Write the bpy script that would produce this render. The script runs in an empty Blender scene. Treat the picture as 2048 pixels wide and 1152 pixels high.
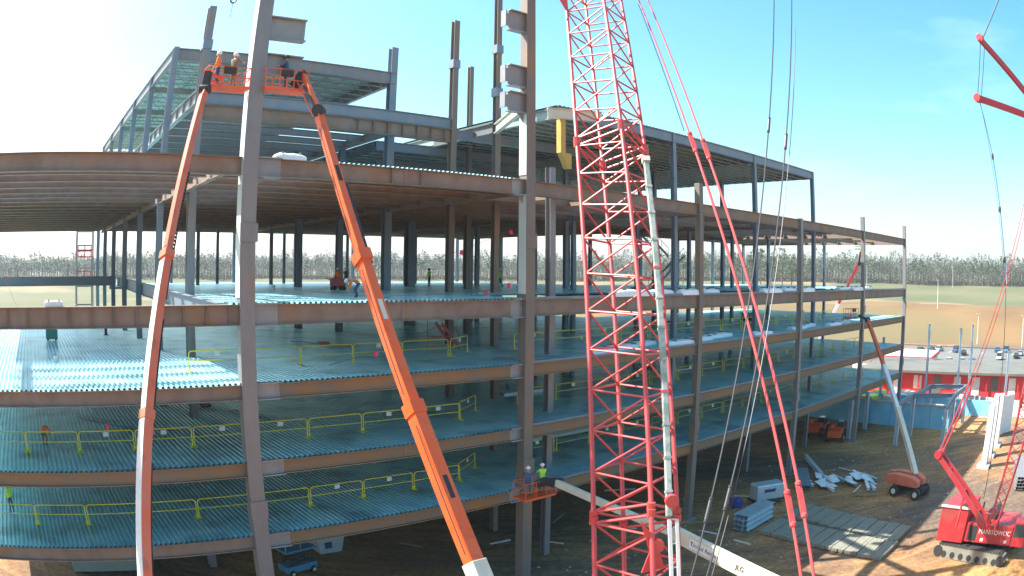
import bpy, bmesh, math, random
from mathutils import Matrix, Vector

random.seed(7)
PI = math.pi
S = bpy.context.scene
COL = S.collection
EYE = 20.3                                   # camera mast height above the dirt

# ------------------------------------------------------------------ camera (wide site-camera lens with barrel distortion)
def make_camera():
    cd = bpy.data.cameras.new('camera'); cam = bpy.data.objects.new('camera', cd); COL.objects.link(cam)
    p, r = 0.0212, 0.0087
    f = Vector((0, math.cos(p), -math.sin(p))); u0 = Vector((0, math.sin(p), math.cos(p))); x = Vector((1, 0, 0))
    R = x*math.cos(r) + u0*math.sin(r); U = -x*math.sin(r) + u0*math.cos(r)
    m = Matrix((R, U, -f)).transposed().to_4x4(); m.translation = (0, 0, EYE); cam.matrix_world = m
    cd.type = 'PANO'; cd.panorama_type = 'FISHEYE_LENS_POLYNOMIAL'
    cd.sensor_width = 36; cd.sensor_fit = 'HORIZONTAL'; cd.fisheye_fov = PI
    for i, k in enumerate((0.0, 3.67766995e-02, 3.93050804e-04, -3.31325016e-05, 1.51517914e-06)):
        setattr(cd, 'fisheye_polynomial_k%d' % i, -k)
    cd.clip_start = 0.1; cd.clip_end = 9000
    S.camera = cam
make_camera()

# ------------------------------------------------------------------ sky, sun, exposure
SUN_AZ, SUN_EL = math.radians(-74.6), math.radians(48.0)
def make_world():
    w = bpy.data.worlds.new('World'); S.world = w; w.use_nodes = True
    nt = w.node_tree; bg = nt.nodes['Background']
    sky = nt.nodes.new('ShaderNodeTexSky'); sky.sky_type = 'NISHITA'; sky.sun_disc = False
    sky.sun_elevation = SUN_EL; sky.sun_rotation = SUN_AZ
    sky.altitude = 0; sky.air_density = 1.0; sky.dust_density = 2.0; sky.ozone_density = 1.6
    # thin high cloud, laid out by direction over the whole sky
    tc = nt.nodes.new('ShaderNodeTexCoord'); mp = nt.nodes.new('ShaderNodeMapping')
    mp.inputs['Scale'].default_value = (2.2, 2.2, 9.0)
    no = nt.nodes.new('ShaderNodeTexNoise'); no.inputs['Scale'].default_value = 1.6; no.inputs['Detail'].default_value = 7
    rp = nt.nodes.new('ShaderNodeValToRGB'); rp.color_ramp.elements[0].position = 0.60; rp.color_ramp.elements[1].position = 0.85
    mx = nt.nodes.new('ShaderNodeMixRGB'); mx.inputs[2].default_value = (11.0, 11.3, 11.8, 1)
    ml = nt.nodes.new('ShaderNodeMath'); ml.operation = 'MULTIPLY'; ml.inputs[1].default_value = 0.10
    L = nt.links
    L.new(tc.outputs['Generated'], mp.inputs[0]); L.new(mp.outputs[0], no.inputs['Vector']); L.new(no.outputs[0], rp.inputs[0])
    L.new(rp.outputs[0], ml.inputs[0]); hs = nt.nodes.new('ShaderNodeHueSaturation'); hs.inputs['Saturation'].default_value = 1.35; hs.inputs['Hue'].default_value = 0.474; L.new(sky.outputs[0], hs.inputs['Color'])
    L.new(ml.outputs[0], mx.inputs[0]); L.new(hs.outputs[0], mx.inputs[1]); L.new(mx.outputs[0], bg.inputs[0])
    bg.inputs[1].default_value = 0.115
make_world()
def make_sun():
    ld = bpy.data.lights.new('sun', 'SUN'); ld.energy = 5.0; ld.angle = math.radians(0.53); ld.color = (1.0, 0.95, 0.87)
    o = bpy.data.objects.new('sun', ld); COL.objects.link(o)
    d = Vector((math.sin(SUN_AZ)*math.cos(SUN_EL), math.cos(SUN_AZ)*math.cos(SUN_EL), math.sin(SUN_EL)))
    o.rotation_euler = d.to_track_quat('Z', 'Y').to_euler(); o.location = d*200
make_sun()
S.view_settings.view_transform = 'Standard'; S.view_settings.look = 'None'; S.view_settings.gamma = 1
S.view_settings.use_curve_mapping = False; S.view_settings.exposure = 1.5
S.render.engine = 'CYCLES'
S.cycles.use_denoising = True
S.cycles.max_bounces = 6; S.cycles.diffuse_bounces = 4; S.cycles.glossy_bounces = 3
S.cycles.sample_clamp_indirect = 6

# ------------------------------------------------------------------ materials
def mat(name, col, rough=0.6, metal=0.0, col2=None, scale=4.0, bump=0.0, bscale=30.0, detail=6.0, lo=0.35, hi=0.65, stretch=(1, 1, 1), col3=None, scale3=0.4, lo3=0.45, hi3=0.62):
    m = bpy.data.materials.new(name); m.use_nodes = True
    nt = m.node_tree; b = nt.nodes['Principled BSDF']; L = nt.links
    b.inputs['Base Color'].default_value = (*col, 1); b.inputs['Roughness'].default_value = rough; b.inputs['Metallic'].default_value = metal
    if col2 is None and not bump: return m
    tc = nt.nodes.new('ShaderNodeTexCoord'); mp = nt.nodes.new('ShaderNodeMapping'); mp.inputs['Scale'].default_value = stretch
    L.new(tc.outputs['Object'], mp.inputs[0])
    oi = nt.nodes.new('ShaderNodeObjectInfo'); ad = nt.nodes.new('ShaderNodeVectorMath'); ad.operation = 'ADD'
    sc = nt.nodes.new('ShaderNodeVectorMath'); sc.operation = 'SCALE'; sc.inputs[3].default_value = 37.0
    cb = nt.nodes.new('ShaderNodeCombineXYZ')
    for k in range(3): L.new(oi.outputs['Random'], cb.inputs[k])
    L.new(cb.outputs[0], sc.inputs[0]); L.new(mp.outputs[0], ad.inputs[0]); L.new(sc.outputs[0], ad.inputs[1])
    if col2 is not None:
        no = nt.nodes.new('ShaderNodeTexNoise'); no.inputs['Scale'].default_value = scale; no.inputs['Detail'].default_value = detail
        L.new(ad.outputs[0], no.inputs['Vector'])
        rp = nt.nodes.new('ShaderNodeValToRGB'); rp.color_ramp.elements[0].position = lo; rp.color_ramp.elements[1].position = hi
        rp.color_ramp.elements[0].color = (*col, 1); rp.color_ramp.elements[1].color = (*col2, 1)
        L.new(no.outputs[0], rp.inputs[0]); out = rp.outputs[0]
        if col3 is not None:
            n3 = nt.nodes.new('ShaderNodeTexNoise'); n3.inputs['Scale'].default_value = scale3; n3.inputs['Detail'].default_value = 4
            L.new(ad.outputs[0], n3.inputs['Vector'])
            r3 = nt.nodes.new('ShaderNodeValToRGB'); r3.color_ramp.elements[0].position = lo3; r3.color_ramp.elements[1].position = hi3
            L.new(n3.outputs[0], r3.inputs[0])
            mx = nt.nodes.new('ShaderNodeMixRGB'); mx.inputs[2].default_value = (*col3, 1)
            L.new(r3.outputs[0], mx.inputs[0]); L.new(out, mx.inputs[1]); out = mx.outputs[0]
        L.new(out, b.inputs['Base Color'])
    if bump:
        n2 = nt.nodes.new('ShaderNodeTexNoise'); n2.inputs['Scale'].default_value = bscale; n2.inputs['Detail'].default_value = 8
        bp = nt.nodes.new('ShaderNodeBump'); bp.inputs['Strength'].default_value = bump; bp.inputs['Distance'].default_value = 0.05
        L.new(ad.outputs[0], n2.inputs['Vector']); L.new(n2.outputs[0], bp.inputs['Height']); L.new(bp.outputs[0], b.inputs['Normal'])
    return m
M = {
 'rust': mat('rusty_steel', (0.20, 0.145, 0.115), 0.75, 0.0, (0.25, 0.195, 0.16), 2.4, 0.2, 40, col3=(0.27, 0.155, 0.075), scale3=0.8, lo3=0.56, hi3=0.74, stretch=(.5, 1, .35)),
 'orange_rust': mat('orange_rust_steel', (0.25, 0.15, 0.075), 0.75, 0.0, (0.20, 0.155, 0.115), 2.0, 0.2, 40, stretch=(.4, 1, .5), col3=(0.36, 0.165, 0.05), scale3=0.7, lo3=0.55, hi3=0.75),
 'column': mat('grey_mill_steel', (0.205, 0.205, 0.215), 0.45, 0.15, (0.235, 0.23, 0.23), 2.2, 0.12, 30, stretch=(1, 1, .3), col3=(0.27, 0.19, 0.13), scale3=0.9, lo3=0.58, hi3=0.75),
 'brown_column': mat('brown_mill_steel', (0.20, 0.16, 0.125), 0.65, 0.1, (0.18, 0.16, 0.15), 2.2, 0.12, 30, stretch=(1, 1, .3), col3=(0.31, 0.18, 0.08), scale3=0.9, lo3=0.54, hi3=0.75),
 'stub': mat('grey_plate_steel', (0.23, 0.245, 0.26), 0.5, 0.2, (0.29, 0.29, 0.29), 1.0, 0.08, 30),
 'bluegrey': mat('bluegrey_steel', (0.17, 0.23, 0.30), 0.5, 0.2, (0.22, 0.25, 0.28), 1.2),
 'joist': mat('grey_green_primer', (0.26, 0.36, 0.34), 0.6, 0.0, (0.33, 0.38, 0.35), 2.0),
 'roofdeck': mat('roof_deck_underside', (0.50, 0.66, 0.64), 0.5, 0.0, (0.42, 0.58, 0.58), 0.6),
 'deck': mat('galvanised_deck', (0.29, 0.63, 0.71), 0.30, 0.38, (0.42, 0.74, 0.79), 0.5, 0.0, col3=(0.18, 0.38, 0.43), scale3=0.35, lo3=0.5, hi3=0.7),
 'concrete': mat('concrete', (0.42, 0.41, 0.38), 0.85, 0, (0.50, 0.48, 0.44), 1.5, 0.2, 20),
 'white': mat('white_paint', (0.78, 0.78, 0.76), 0.5, 0, (0.68, 0.68, 0.66), 3.0),
 'wrap': mat('white_wrap', (0.88, 0.90, 0.91), 0.4, 0, (0.80, 0.83, 0.85), 5.0, 0.4, 12),
 'yellow': mat('yellow_paint', (0.85, 0.76, 0.06), 0.45, 0, (0.76, 0.68, 0.08), 6.0),
 'sunlit_rust': mat('sunlit_rust_tint', (0.55, 0.38, 0.07), 0.6, 0, (0.46, 0.30, 0.08), 1.5),  # rust with its sunlit yellow put into the colour
 'lit_flank': mat('sunlit_flank_tint', (0.56, 0.62, 0.60), 0.45, 0.1, (0.48, 0.54, 0.53), 1.2, stretch=(1, 1, .3)),  # sunlight on the column sides, put in as a paler colour
 'crane': mat('faded_red_paint', (0.58, 0.06, 0.06), 0.42, 0, (0.50, 0.08, 0.075), 2.5, col3=(0.34, 0.07, 0.06), scale3=1.3, lo3=0.56, hi3=0.72),
 'crane2': mat('red_paint', (0.48, 0.028, 0.038), 0.42, 0, (0.38, 0.035, 0.04), 2.0, col3=(0.30, 0.08, 0.06), scale3=0.8, lo3=0.55, hi3=0.75),
 'orange': mat('orange_paint', (0.80, 0.105, 0.018), 0.45, 0, (0.72, 0.13, 0.035), 1.2, 0.05, 20, col3=(0.46, 0.10, 0.035), scale3=1.6, lo3=0.58, hi3=0.75),
 'salmon': mat('faded_orange_paint', (0.68, 0.13, 0.06), 0.5, 0, (0.60, 0.18, 0.10), 1.0, 0.05, 20, col3=(0.40, 0.12, 0.07), scale3=1.4, lo3=0.56, hi3=0.74),
 'panelwhite': mat('chalky_white_paint', (0.66, 0.64, 0.60), 0.55, 0, (0.54, 0.55, 0.56), 0.8, 0.05, 20, col3=(0.40, 0.38, 0.36), scale3=1.8, lo3=0.6, hi3=0.75),
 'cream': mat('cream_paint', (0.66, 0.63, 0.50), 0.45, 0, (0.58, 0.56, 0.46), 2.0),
 'dark': mat('dark_rubber', (0.03, 0.03, 0.032), 0.75),
 'rope': mat('wire_rope', (0.06, 0.06, 0.065), 0.5, 0.4),
 'greenpipe': mat('grey_green_tube', (0.24, 0.30, 0.26), 0.55, 0.1, (0.40, 0.43, 0.38), 2.0, lo=0.45, hi=0.55),
 'glass': mat('cab_glass', (0.03, 0.05, 0.06), 0.08, 0.0),
 'timber': mat('mat_timber', (0.20, 0.20, 0.16), 0.85, 0, (0.27, 0.25, 0.19), 1.2, 0.3, 18, stretch=(1, 6, 1)),
 'pink': mat('pink_flag', (0.80, 0.05, 0.16), 0.7),
 'blue': mat('blue_paint', (0.05, 0.24, 0.42), 0.5),
 'skyblue': mat('pale_blue_steel', (0.42, 0.58, 0.68), 0.4, 0.5, (0.55, 0.66, 0.72), 3.0),
 'green': mat('green_box', (0.02, 0.22, 0.17), 0.5),
 'lime': mat('lime_vest', (0.45, 0.85, 0.08), 0.8),
 'ovest': mat('orange_vest', (0.9, 0.22, 0.04), 0.8),
 'denim': mat('blue_trousers', (0.06, 0.10, 0.20), 0.85),
 'brownwear': mat('brown_workwear', (0.22, 0.16, 0.09), 0.85),
 'skin': mat('skin', (0.45, 0.27, 0.19), 0.6),
 'helmet': mat('white_helmet', (0.8, 0.8, 0.78), 0.35),
 'navy': mat('navy_lettering', (0.02, 0.05, 0.16), 0.5),
 'redwall': mat('red_cladding', (0.58, 0.035, 0.045), 0.55, 0, (0.50, 0.04, 0.05), 1.0),
 'greyroof': mat('grey_flat_roof', (0.11, 0.112, 0.098), 0.85, 0, (0.15, 0.148, 0.128), 0.25),
 'whitewall': mat('white_wall', (0.72, 0.72, 0.70), 0.7, 0, (0.62, 0.62, 0.60), 0.8),
 'skylit_wall': mat('skylit_concrete', (0.14, 0.46, 0.68), 0.55, 0, (0.24, 0.55, 0.74), 0.5),  # concrete in shade, the blue sky light put into its colour
 'bark': mat('bark', (0.11, 0.085, 0.065), 0.9, 0, (0.16, 0.13, 0.10), 6.0),
 'needles': mat('pine_needles', (0.045, 0.085, 0.03), 0.75, 0, (0.085, 0.12, 0.045), 0.8),
 'tarp': mat('blue_tarp', (0.02, 0.06, 0.30), 0.5),
}
def lot_mat():
    return mat('parking_surface', (0.115, 0.118, 0.108), 0.85, 0, (0.15, 0.15, 0.135), 0.06, 0.05, 4)
def ground_mat():
    m = mat_dirt = mat('site_dirt', (0.40, 0.185, 0.062), 0.95, 0, (0.54, 0.285, 0.10), 0.12, 0.5, 1.5, detail=10, col3=(0.16, 0.11, 0.075), scale3=0.05, lo3=0.42, hi3=0.60)
    # ruts pressed into the dirt along the haul road beside the facade
    nt = m.node_tree; L = nt.links; b = nt.nodes['Principled BSDF']
    src = b.inputs['Base Color'].links[0].from_socket
    tc = nt.nodes.new('ShaderNodeTexCoord'); mp = nt.nodes.new('ShaderNodeMapping'); mp.inputs['Rotation'].default_value = (0, 0, -math.radians(39.8)); mp.inputs['Scale'].default_value = (0.11, 0.55, 1)
    no = nt.nodes.new('ShaderNodeTexNoise'); no.inputs['Scale'].default_value = 1.0; no.inputs['Detail'].default_value = 6; no.inputs['Distortion'].default_value = 1.6
    n2 = nt.nodes.new('ShaderNodeTexNoise'); n2.inputs['Scale'].default_value = 2.2; n2.inputs['Detail'].default_value = 9
    rp = nt.nodes.new('ShaderNodeValToRGB'); rp.color_ramp.elements[0].position = .42; rp.color_ramp.elements[0].color = (.74,.73,.72,1); rp.color_ramp.elements[1].position = .62; rp.color_ramp.elements[1].color = (1.10,1.08,1.05,1)
    r2 = nt.nodes.new('ShaderNodeValToRGB'); r2.color_ramp.elements[0].position = .35; r2.color_ramp.elements[0].color = (.72,.72,.72,1); r2.color_ramp.elements[1].position = .62; r2.color_ramp.elements[1].color = (1.15,1.15,1.15,1)
    m1 = nt.nodes.new('ShaderNodeMixRGB'); m1.blend_type = 'MULTIPLY'; m1.inputs[0].default_value = 1; m2 = nt.nodes.new('ShaderNodeMixRGB'); m2.blend_type = 'MULTIPLY'; m2.inputs[0].default_value = 1
    L.new(tc.outputs['Object'], mp.inputs[0]); L.new(mp.outputs[0], no.inputs['Vector']); L.new(no.outputs[0], rp.inputs[0]); L.new(tc.outputs['Object'], n2.inputs['Vector']); L.new(n2.outputs[0], r2.inputs[0])
    L.new(src, m1.inputs[1]); L.new(rp.outputs[0], m1.inputs[2]); L.new(m1.outputs[0], m2.inputs[1]); L.new(r2.outputs[0], m2.inputs[2]); L.new(m2.outputs[0], b.inputs['Base Color'])
    return m

# ------------------------------------------------------------------ mesh helpers
class MB:
    def __init__(s): s.v = []; s.f = []
    def add(s, vs, fs):
        n = len(s.v); s.v += [tuple(q) for q in vs]; s.f += [tuple(i+n for i in f) for f in fs]; return s
    def box(s, x0, x1, y0, y1, z0, z1):
        return s.add([(x0,y0,z0),(x1,y0,z0),(x1,y1,z0),(x0,y1,z0),(x0,y0,z1),(x1,y0,z1),(x1,y1,z1),(x0,y1,z1)],
            [(0,3,2,1),(4,5,6,7),(0,1,5,4),(1,2,6,5),(2,3,7,6),(3,0,4,7)])
    def frame(s, a, b, up=(0,0,1)):
        a = Vector(a); b = Vector(b); d = (b-a); L = d.length; d.normalize(); up = Vector(up)
        if abs(d.dot(up)) > 0.98: up = Vector((0,1,0)) if abs(d.y) < 0.9 else Vector((1,0,0))
        x = d.cross(up).normalized(); z = x.cross(d).normalized()
        return a, d, x, z, L
    def prof(s, a, b, pts, up=(0,0,1), pts2=None):
        a, d, x, z, L = s.frame(a, b, up); n = len(pts); pts2 = pts2 or pts
        vs = [a + x*p[0] + z*p[1] for p in pts] + [a + d*L + x*p[0] + z*p[1] for p in pts2]
        fs = [(i, (i+1) % n, n+(i+1) % n, n+i) for i in range(n)]
        fs += [tuple(range(n))[::-1], tuple(range(n, 2*n))]
        return s.add(vs, fs)
    def bar(s, a, b, w, h, up=(0,0,1), w2=None, h2=None):
        w2 = w2 or w; h2 = h2 or h
        q = lambda w, h: [(-w/2,-h/2),(w/2,-h/2),(w/2,h/2),(-w/2,h/2)]
        return s.prof(a, b, q(w,h), up, q(w2,h2))
    def ibeam(s, a, b, w, d, tf=0.05, tw=0.04, up=(0,0,1), top=True):
        # reference line on top of the beam when top is set, else through its middle
        o = -d if top else -d/2
        p = [(-w/2,o),(w/2,o),(w/2,o+tf),(tw/2,o+tf),(tw/2,o+d-tf),(w/2,o+d-tf),(w/2,o+d),(-w/2,o+d),(-w/2,o+d-tf),(-tw/2,o+d-tf),(-tw/2,o+tf),(-w/2,o+tf)]
        return s.prof(a, b, p, up)
    def tube(s, a, b, r, n=8, r2=None):
        r2 = r if r2 is None else r2
        c = [(math.cos(2*PI*i/n), math.sin(2*PI*i/n)) for i in range(n)]
        return s.prof(a, b, [(x*r, y*r) for x, y in c], (0,0,1), [(x*r2, y*r2) for x, y in c])
    def path(s, pts, r, n=6):
        for a, b in zip(pts, pts[1:]): s.tube(a, b, r, n)
        return s
    def cyl(s, c, r, h, n=20, axis='z', r2=None):
        c = Vector(c); d = {'x':Vector((1,0,0)),'y':Vector((0,1,0)),'z':Vector((0,0,1))}[axis]
        return s.tube(c-d*h/2, c+d*h/2, r, n, r2)
    def ball(s, c, r, n=8, sx=1, sy=1, sz=1):
        vs = []; fs = []
        for i in range(n//2+1):
            t = PI*i/(n//2)
            for j in range(n):
                p = 2*PI*j/n; vs.append((c[0]+sx*r*math.sin(t)*math.cos(p), c[1]+sy*r*math.sin(t)*math.sin(p), c[2]+sz*r*math.cos(t)))
        for i in range(n//2):
            for j in range(n):
                fs.append((i*n+j, (i+1)*n+j, (i+1)*n+(j+1) % n, i*n+(j+1) % n))
        return s.add(vs, fs)
    def mesh(s, name, m):
        me = bpy.data.meshes.new(name); me.from_pydata(s.v, [], s.f); me.update()
        bm = bmesh.new(); bm.from_mesh(me); bmesh.ops.recalc_face_normals(bm, faces=bm.faces); bm.to_mesh(me); bm.free()
        me.materials.append(M[m] if isinstance(m, str) else m); return me
    def build(s, name, m, parent=None, loc=None, bevel=0.0, smooth=False):
        o = bpy.data.objects.new(name, s.mesh(name, m)); COL.objects.link(o)
        if parent is not None: o.parent = parent
        if loc is not None: o.location = loc
        if smooth:
            for p in o.data.polygons: p.use_smooth = True
        if bevel:
            md = o.modifiers.new('bevel', 'BEVEL'); md.width = bevel; md.segments = 2; md.limit_method = 'ANGLE'
        return o
def tag(o, label=None, cat=None, group=None, kind=None):
    if label: o['label'] = label
    if cat: o['category'] = cat
    if group: o['group'] = group
    if kind: o['kind'] = kind
    return o
def empty(name, loc=(0,0,0), rz=0.0, **k):
    o = bpy.data.objects.new(name, None); COL.objects.link(o); o.location = loc; o.rotation_euler = (0,0,rz); o.empty_display_size = 0.2
    return tag(o, **k)
def share(name, me, parent=None, loc=(0,0,0), rot=None, scale=None):
    o = bpy.data.objects.new(name, me); COL.objects.link(o); o.parent = parent; o.location = loc
    if rot is not None: o.rotation_euler = rot
    if scale is not None: o.scale = scale
    return o
def copy_tree(o, parent=None):
    c = o.copy(); COL.objects.link(c); c.parent = parent
    for ch in list(o.children): copy_tree(ch, c)
    return c
UNIT = {}
def rod(name, parent, a, b, r, m, n=8):
    # a round bar that shares one unit-tube mesh with all bars of its material
    key = (m, n)
    if key not in UNIT: UNIT[key] = MB().tube((0,0,0), (0,0,1), 1.0, n).mesh('bar_'+m, m)
    a = Vector(a); b = Vector(b); d = b-a
    o = bpy.data.objects.new(name, UNIT[key]); COL.objects.link(o); o.parent = parent; o.location = a
    o.rotation_mode = 'QUATERNION'; o.rotation_quaternion = d.to_track_quat('Z', 'Y'); o.scale = (r, r, d.length)
    return o
def letters(text, parent, size, m, mtx, name='lettering'):
    cu = bpy.data.curves.new(name, 'FONT'); cu.body = text; cu.size = size; cu.extrude = 0.004; cu.align_x = 'CENTER'; cu.align_y = 'CENTER'
    t = bpy.data.objects.new('outline', cu); me = bpy.data.meshes.new_from_object(t); bpy.data.objects.remove(t)
    me.materials.clear(); me.materials.append(M[m]); me.name = name
    o = bpy.data.objects.new(name, me); COL.objects.link(o); o.parent = parent; o.matrix_local = mtx; o['kind'] = 'stuff'
    return o
ORD = ['first','second','third','fourth','fifth','sixth','seventh','eighth','ninth','tenth','eleventh','twelfth','thirteenth','fourteenth','fifteenth','sixteenth','seventeenth','eighteenth','nineteenth','twentieth']

# building axes: u along the facade, v into the building
ANG = math.radians(39.8); OX, OY = -12.94, 34.03
UX, UY = math.cos(ANG), math.sin(ANG)
def bw(u, v, z=0.0): return Vector((OX + UX*u - UY*v, OY + UY*u + UX*v, z))
Z1, Z2, Z3, Z4, Z5, Z6, Z7 = 6.68, 10.74, 14.74, 18.67, 25.87, 32.0, 36.6

# ------------------------------------------------------------------ terrain
from mathutils import noise as mnoise
def sstep(a, b, x):
    t = min(1, max(0, (x-a)/(b-a))); return t*t*(3-2*t)
def land(x, y):
    r = math.hypot(x, y); az = math.degrees(math.atan2(x, y))
    k = sstep(-5, 22, az)
    bank0 = 300 - 70*k
    h = (6 + 3.6*k)*sstep(bank0, bank0+75, r) + (8 - 1.6*k)*sstep(bank0+110, bank0+270, r) + 14*sstep(700, 2200, r)
    n = mnoise.noise(Vector((x*0.012, y*0.012, 0)))*1.4*sstep(180, 320, r) + mnoise.noise(Vector((x*0.06, y*0.06, 3)))*0.5*sstep(210, 280, r)
    n += 0.10*mnoise.noise(Vector((x*0.25, y*0.25, 9)))*sstep(14, 22, r)*(1-sstep(150, 200, r))
    return h + n
def make_ground():
    rs = [0] + [6 + 3*i for i in range(46)] + [150, 162, 176, 190, 204, 218, 230, 240, 250, 262, 276, 292, 310, 335, 360, 390, 420, 450, 480, 520, 580, 680, 820, 1000, 1300, 1700, 2300, 2700]
    az = [math.radians(-60 + 1.0*i) for i in range(121)] + [math.radians(60 + 10*i) for i in range(1, 24)]
    vs = []; fs = []; n = len(az)
    for r in rs:
        for a in az:
            x, y = r*math.sin(a), r*math.cos(a); vs.append((x, y, land(x, y)))
    for i in range(len(rs)-1):
        for j in range(n):
            fs.append((i*n+j, i*n+(j+1) % n, (i+1)*n+(j+1) % n, (i+1)*n+j))
    me = bpy.data.meshes.new('ground'); me.from_pydata(vs, [], fs); me.update()
    me.materials.append(ground_mat()); me.materials.append(mat('tan_bank', (0.14, 0.078, 0.027), 0.95, 0, (0.20, 0.118, 0.043), 0.03, 0.6, 0.6, detail=9, col3=(0.14, 0.11, 0.045), scale3=0.012, lo3=0.5, hi3=0.66)); me.materials.append(mat('olive_grass', (0.085, 0.095, 0.035), 0.95, 0, (0.125, 0.12, 0.05), 0.02, 0.6, 0.6, detail=9, col3=(0.25, 0.17, 0.085), scale3=0.010, lo3=0.55, hi3=0.66))
    for p in me.polygons:
        c = p.center; p.use_smooth = True
        rr = math.hypot(c.x, c.y) + 26*mnoise.noise(Vector((c.x*.02, c.y*.02, 5))); p.material_index = (2 if rr > 318 else 1) if math.hypot(c.x, c.y) > 226 else 0
    bm = bmesh.new(); bm.from_mesh(me); bmesh.ops.recalc_face_normals(bm, faces=bm.faces)
    if sum(f.normal.z for f in bm.faces) < 0: bmesh.ops.reverse_faces(bm, faces=bm.faces)
    bm.to_mesh(me); bm.free()
    o = bpy.data.objects.new('ground', me); COL.objects.link(o); tag(o, kind='structure')
make_ground()

def make_hills():
    vs = []; fs = []; n = 150
    prof = [(1150, 8), (1300, 26), (1500, 52), (1750, 62), (2100, 50)]
    for i in range(n+1):
        a = math.radians(-75 + 95*i/n)
        k = 0.80 + 0.34*mnoise.noise(Vector((i*0.11, 0, 0))) + 0.16*mnoise.noise(Vector((i*0.45, 2, 0)))
        k *= 1 - 0.45*sstep(-18, 20, -75 + 95*i/n)
        for j, (r, h) in enumerate(prof):
            jj = 1 + 0.10*mnoise.noise(Vector((i*0.9, j*1.7, 4)))
            vs.append((r*math.sin(a), r*math.cos(a), h*k*jj + (4*random.random() if j == 3 else 0)))
    m = len(prof)
    for i in range(n):
        for j in range(m-1): fs.append((i*m+j, i*m+j+1, (i+1)*m+j+1, (i+1)*m+j))
    me = bpy.data.meshes.new('hills'); me.from_pydata(vs, [], fs); me.update()
    me.materials.append(mat('wooded_hill', (0.055, 0.085, 0.055), 0.95, 0, (0.12, 0.12, 0.085), 0.03, 0.6, 0.15, detail=10))
    o = bpy.data.objects.new('hills', me); COL.objects.link(o); tag(o, kind='structure')
make_hills()

def make_forest():
    rnd = random.Random(3); me = bpy.data.meshes.new('woodland'); vs = []; fs = []; mi = []
    def tri(p, s, m, flat=0.6):
        a = Vector((rnd.gauss(0,1), rnd.gauss(0,1), rnd.gauss(0,flat))).normalized()*s
        b = Vector((rnd.gauss(0,1), rnd.gauss(0,1), rnd.gauss(0,flat))).normalized()*s
        n = len(vs); vs.extend([tuple(p+a), tuple(p+b), tuple(p-a*0.6-b*0.6)]); fs.append((n, n+1, n+2)); mi.append(m)
    def stick(p, q, w, m):
        n = len(vs); s = Vector((w, 0, 0)); t = Vector((0, w, 0)); q = Vector(q); p = Vector(p)
        vs.extend([tuple(p-s), tuple(p+s*0.6+t), tuple(p+s*0.6-t), tuple(q)]); fs.extend([(n, n+1, n+3), (n+1, n+2, n+3), (n+2, n, n+3)]); mi.extend([m]*3)
    cnt = 0
    for row in range(7):
        a = -52.0
        while a < 54:
            a += rnd.uniform(0.16, 0.34); k = sstep(-5, 22, a)
            r = 300 - 70*k + 272 + row*9 + rnd.uniform(-5, 5) + 10*math.sin(a*0.9)
            x, y = r*math.sin(math.radians(a)), r*math.cos(math.radians(a)); z = land(x, y); base = Vector((x, y, z-0.3))
            cl_ = mnoise.noise(Vector((a*.22, row*.5, 1)))
            pine = rnd.random() < (0.80 if row >= 5 else 0.12 + (.65 if cl_ > .12 else 0))
            h = rnd.uniform(12, 19) + (4 if row >= 5 else 0) + 2.5*math.sin(a*1.7+row); cnt += 1
            stick(base, base+Vector((rnd.uniform(-.6,.6), rnd.uniform(-.6,.6), h)), 0.28, 0)
            if pine:
                for _ in range(80):
                    t = rnd.random()**0.8; R = 0.6 + 3.0*(1-t)**0.8; an = rnd.uniform(0, 2*PI); q = R*math.sqrt(rnd.random())
                    tri(base+Vector((q*math.cos(an), q*math.sin(an), h*(0.50+0.52*t))), rnd.uniform(.35, .85), 2)
            else:
                for _ in range(5):
                    t = rnd.uniform(.35, .85); an = rnd.uniform(0, 2*PI); L = rnd.uniform(2, 4.2)
                    p = base+Vector((0,0,h*t)); stick(p, p+Vector((L*math.cos(an), L*math.sin(an), L*1.1)), 0.12, 1)
                for _ in range(80):
                    an = rnd.uniform(0, 2*PI); q = 3.6*math.sqrt(rnd.random()); t = rnd.uniform(.12, 1.0)
                    tri(base+Vector((q*math.cos(an), q*math.sin(an), h*t)), rnd.uniform(.22, .62), 1 if rnd.random() < .8 else 2, 1.0)
            for _ in range(4):
                tri(base+Vector((rnd.uniform(-2,2), rnd.uniform(-2,2), rnd.uniform(.3, 2.6))), rnd.uniform(.7, 1.4), 1, 1.0)
    me.from_pydata(vs, [], fs); me.update()
    me.materials.append(mat('pale_bark', (0.17, 0.15, 0.12), 0.9, 0, (0.10, 0.088, 0.068), 0.5)); me.materials.append(mat('winter_twigs', (0.06, 0.062, 0.038), 0.95, 0, (0.095, 0.085, 0.055), 0.02)); me.materials.append(M['needles'])
    me.polygons.foreach_set('material_index', mi)
    o = bpy.data.objects.new('woodland', me); COL.objects.link(o)
    tag(o, 'grey winter woodland with dark pine tops along the far ridge', 'woodland', kind='stuff')
make_forest()

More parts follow.
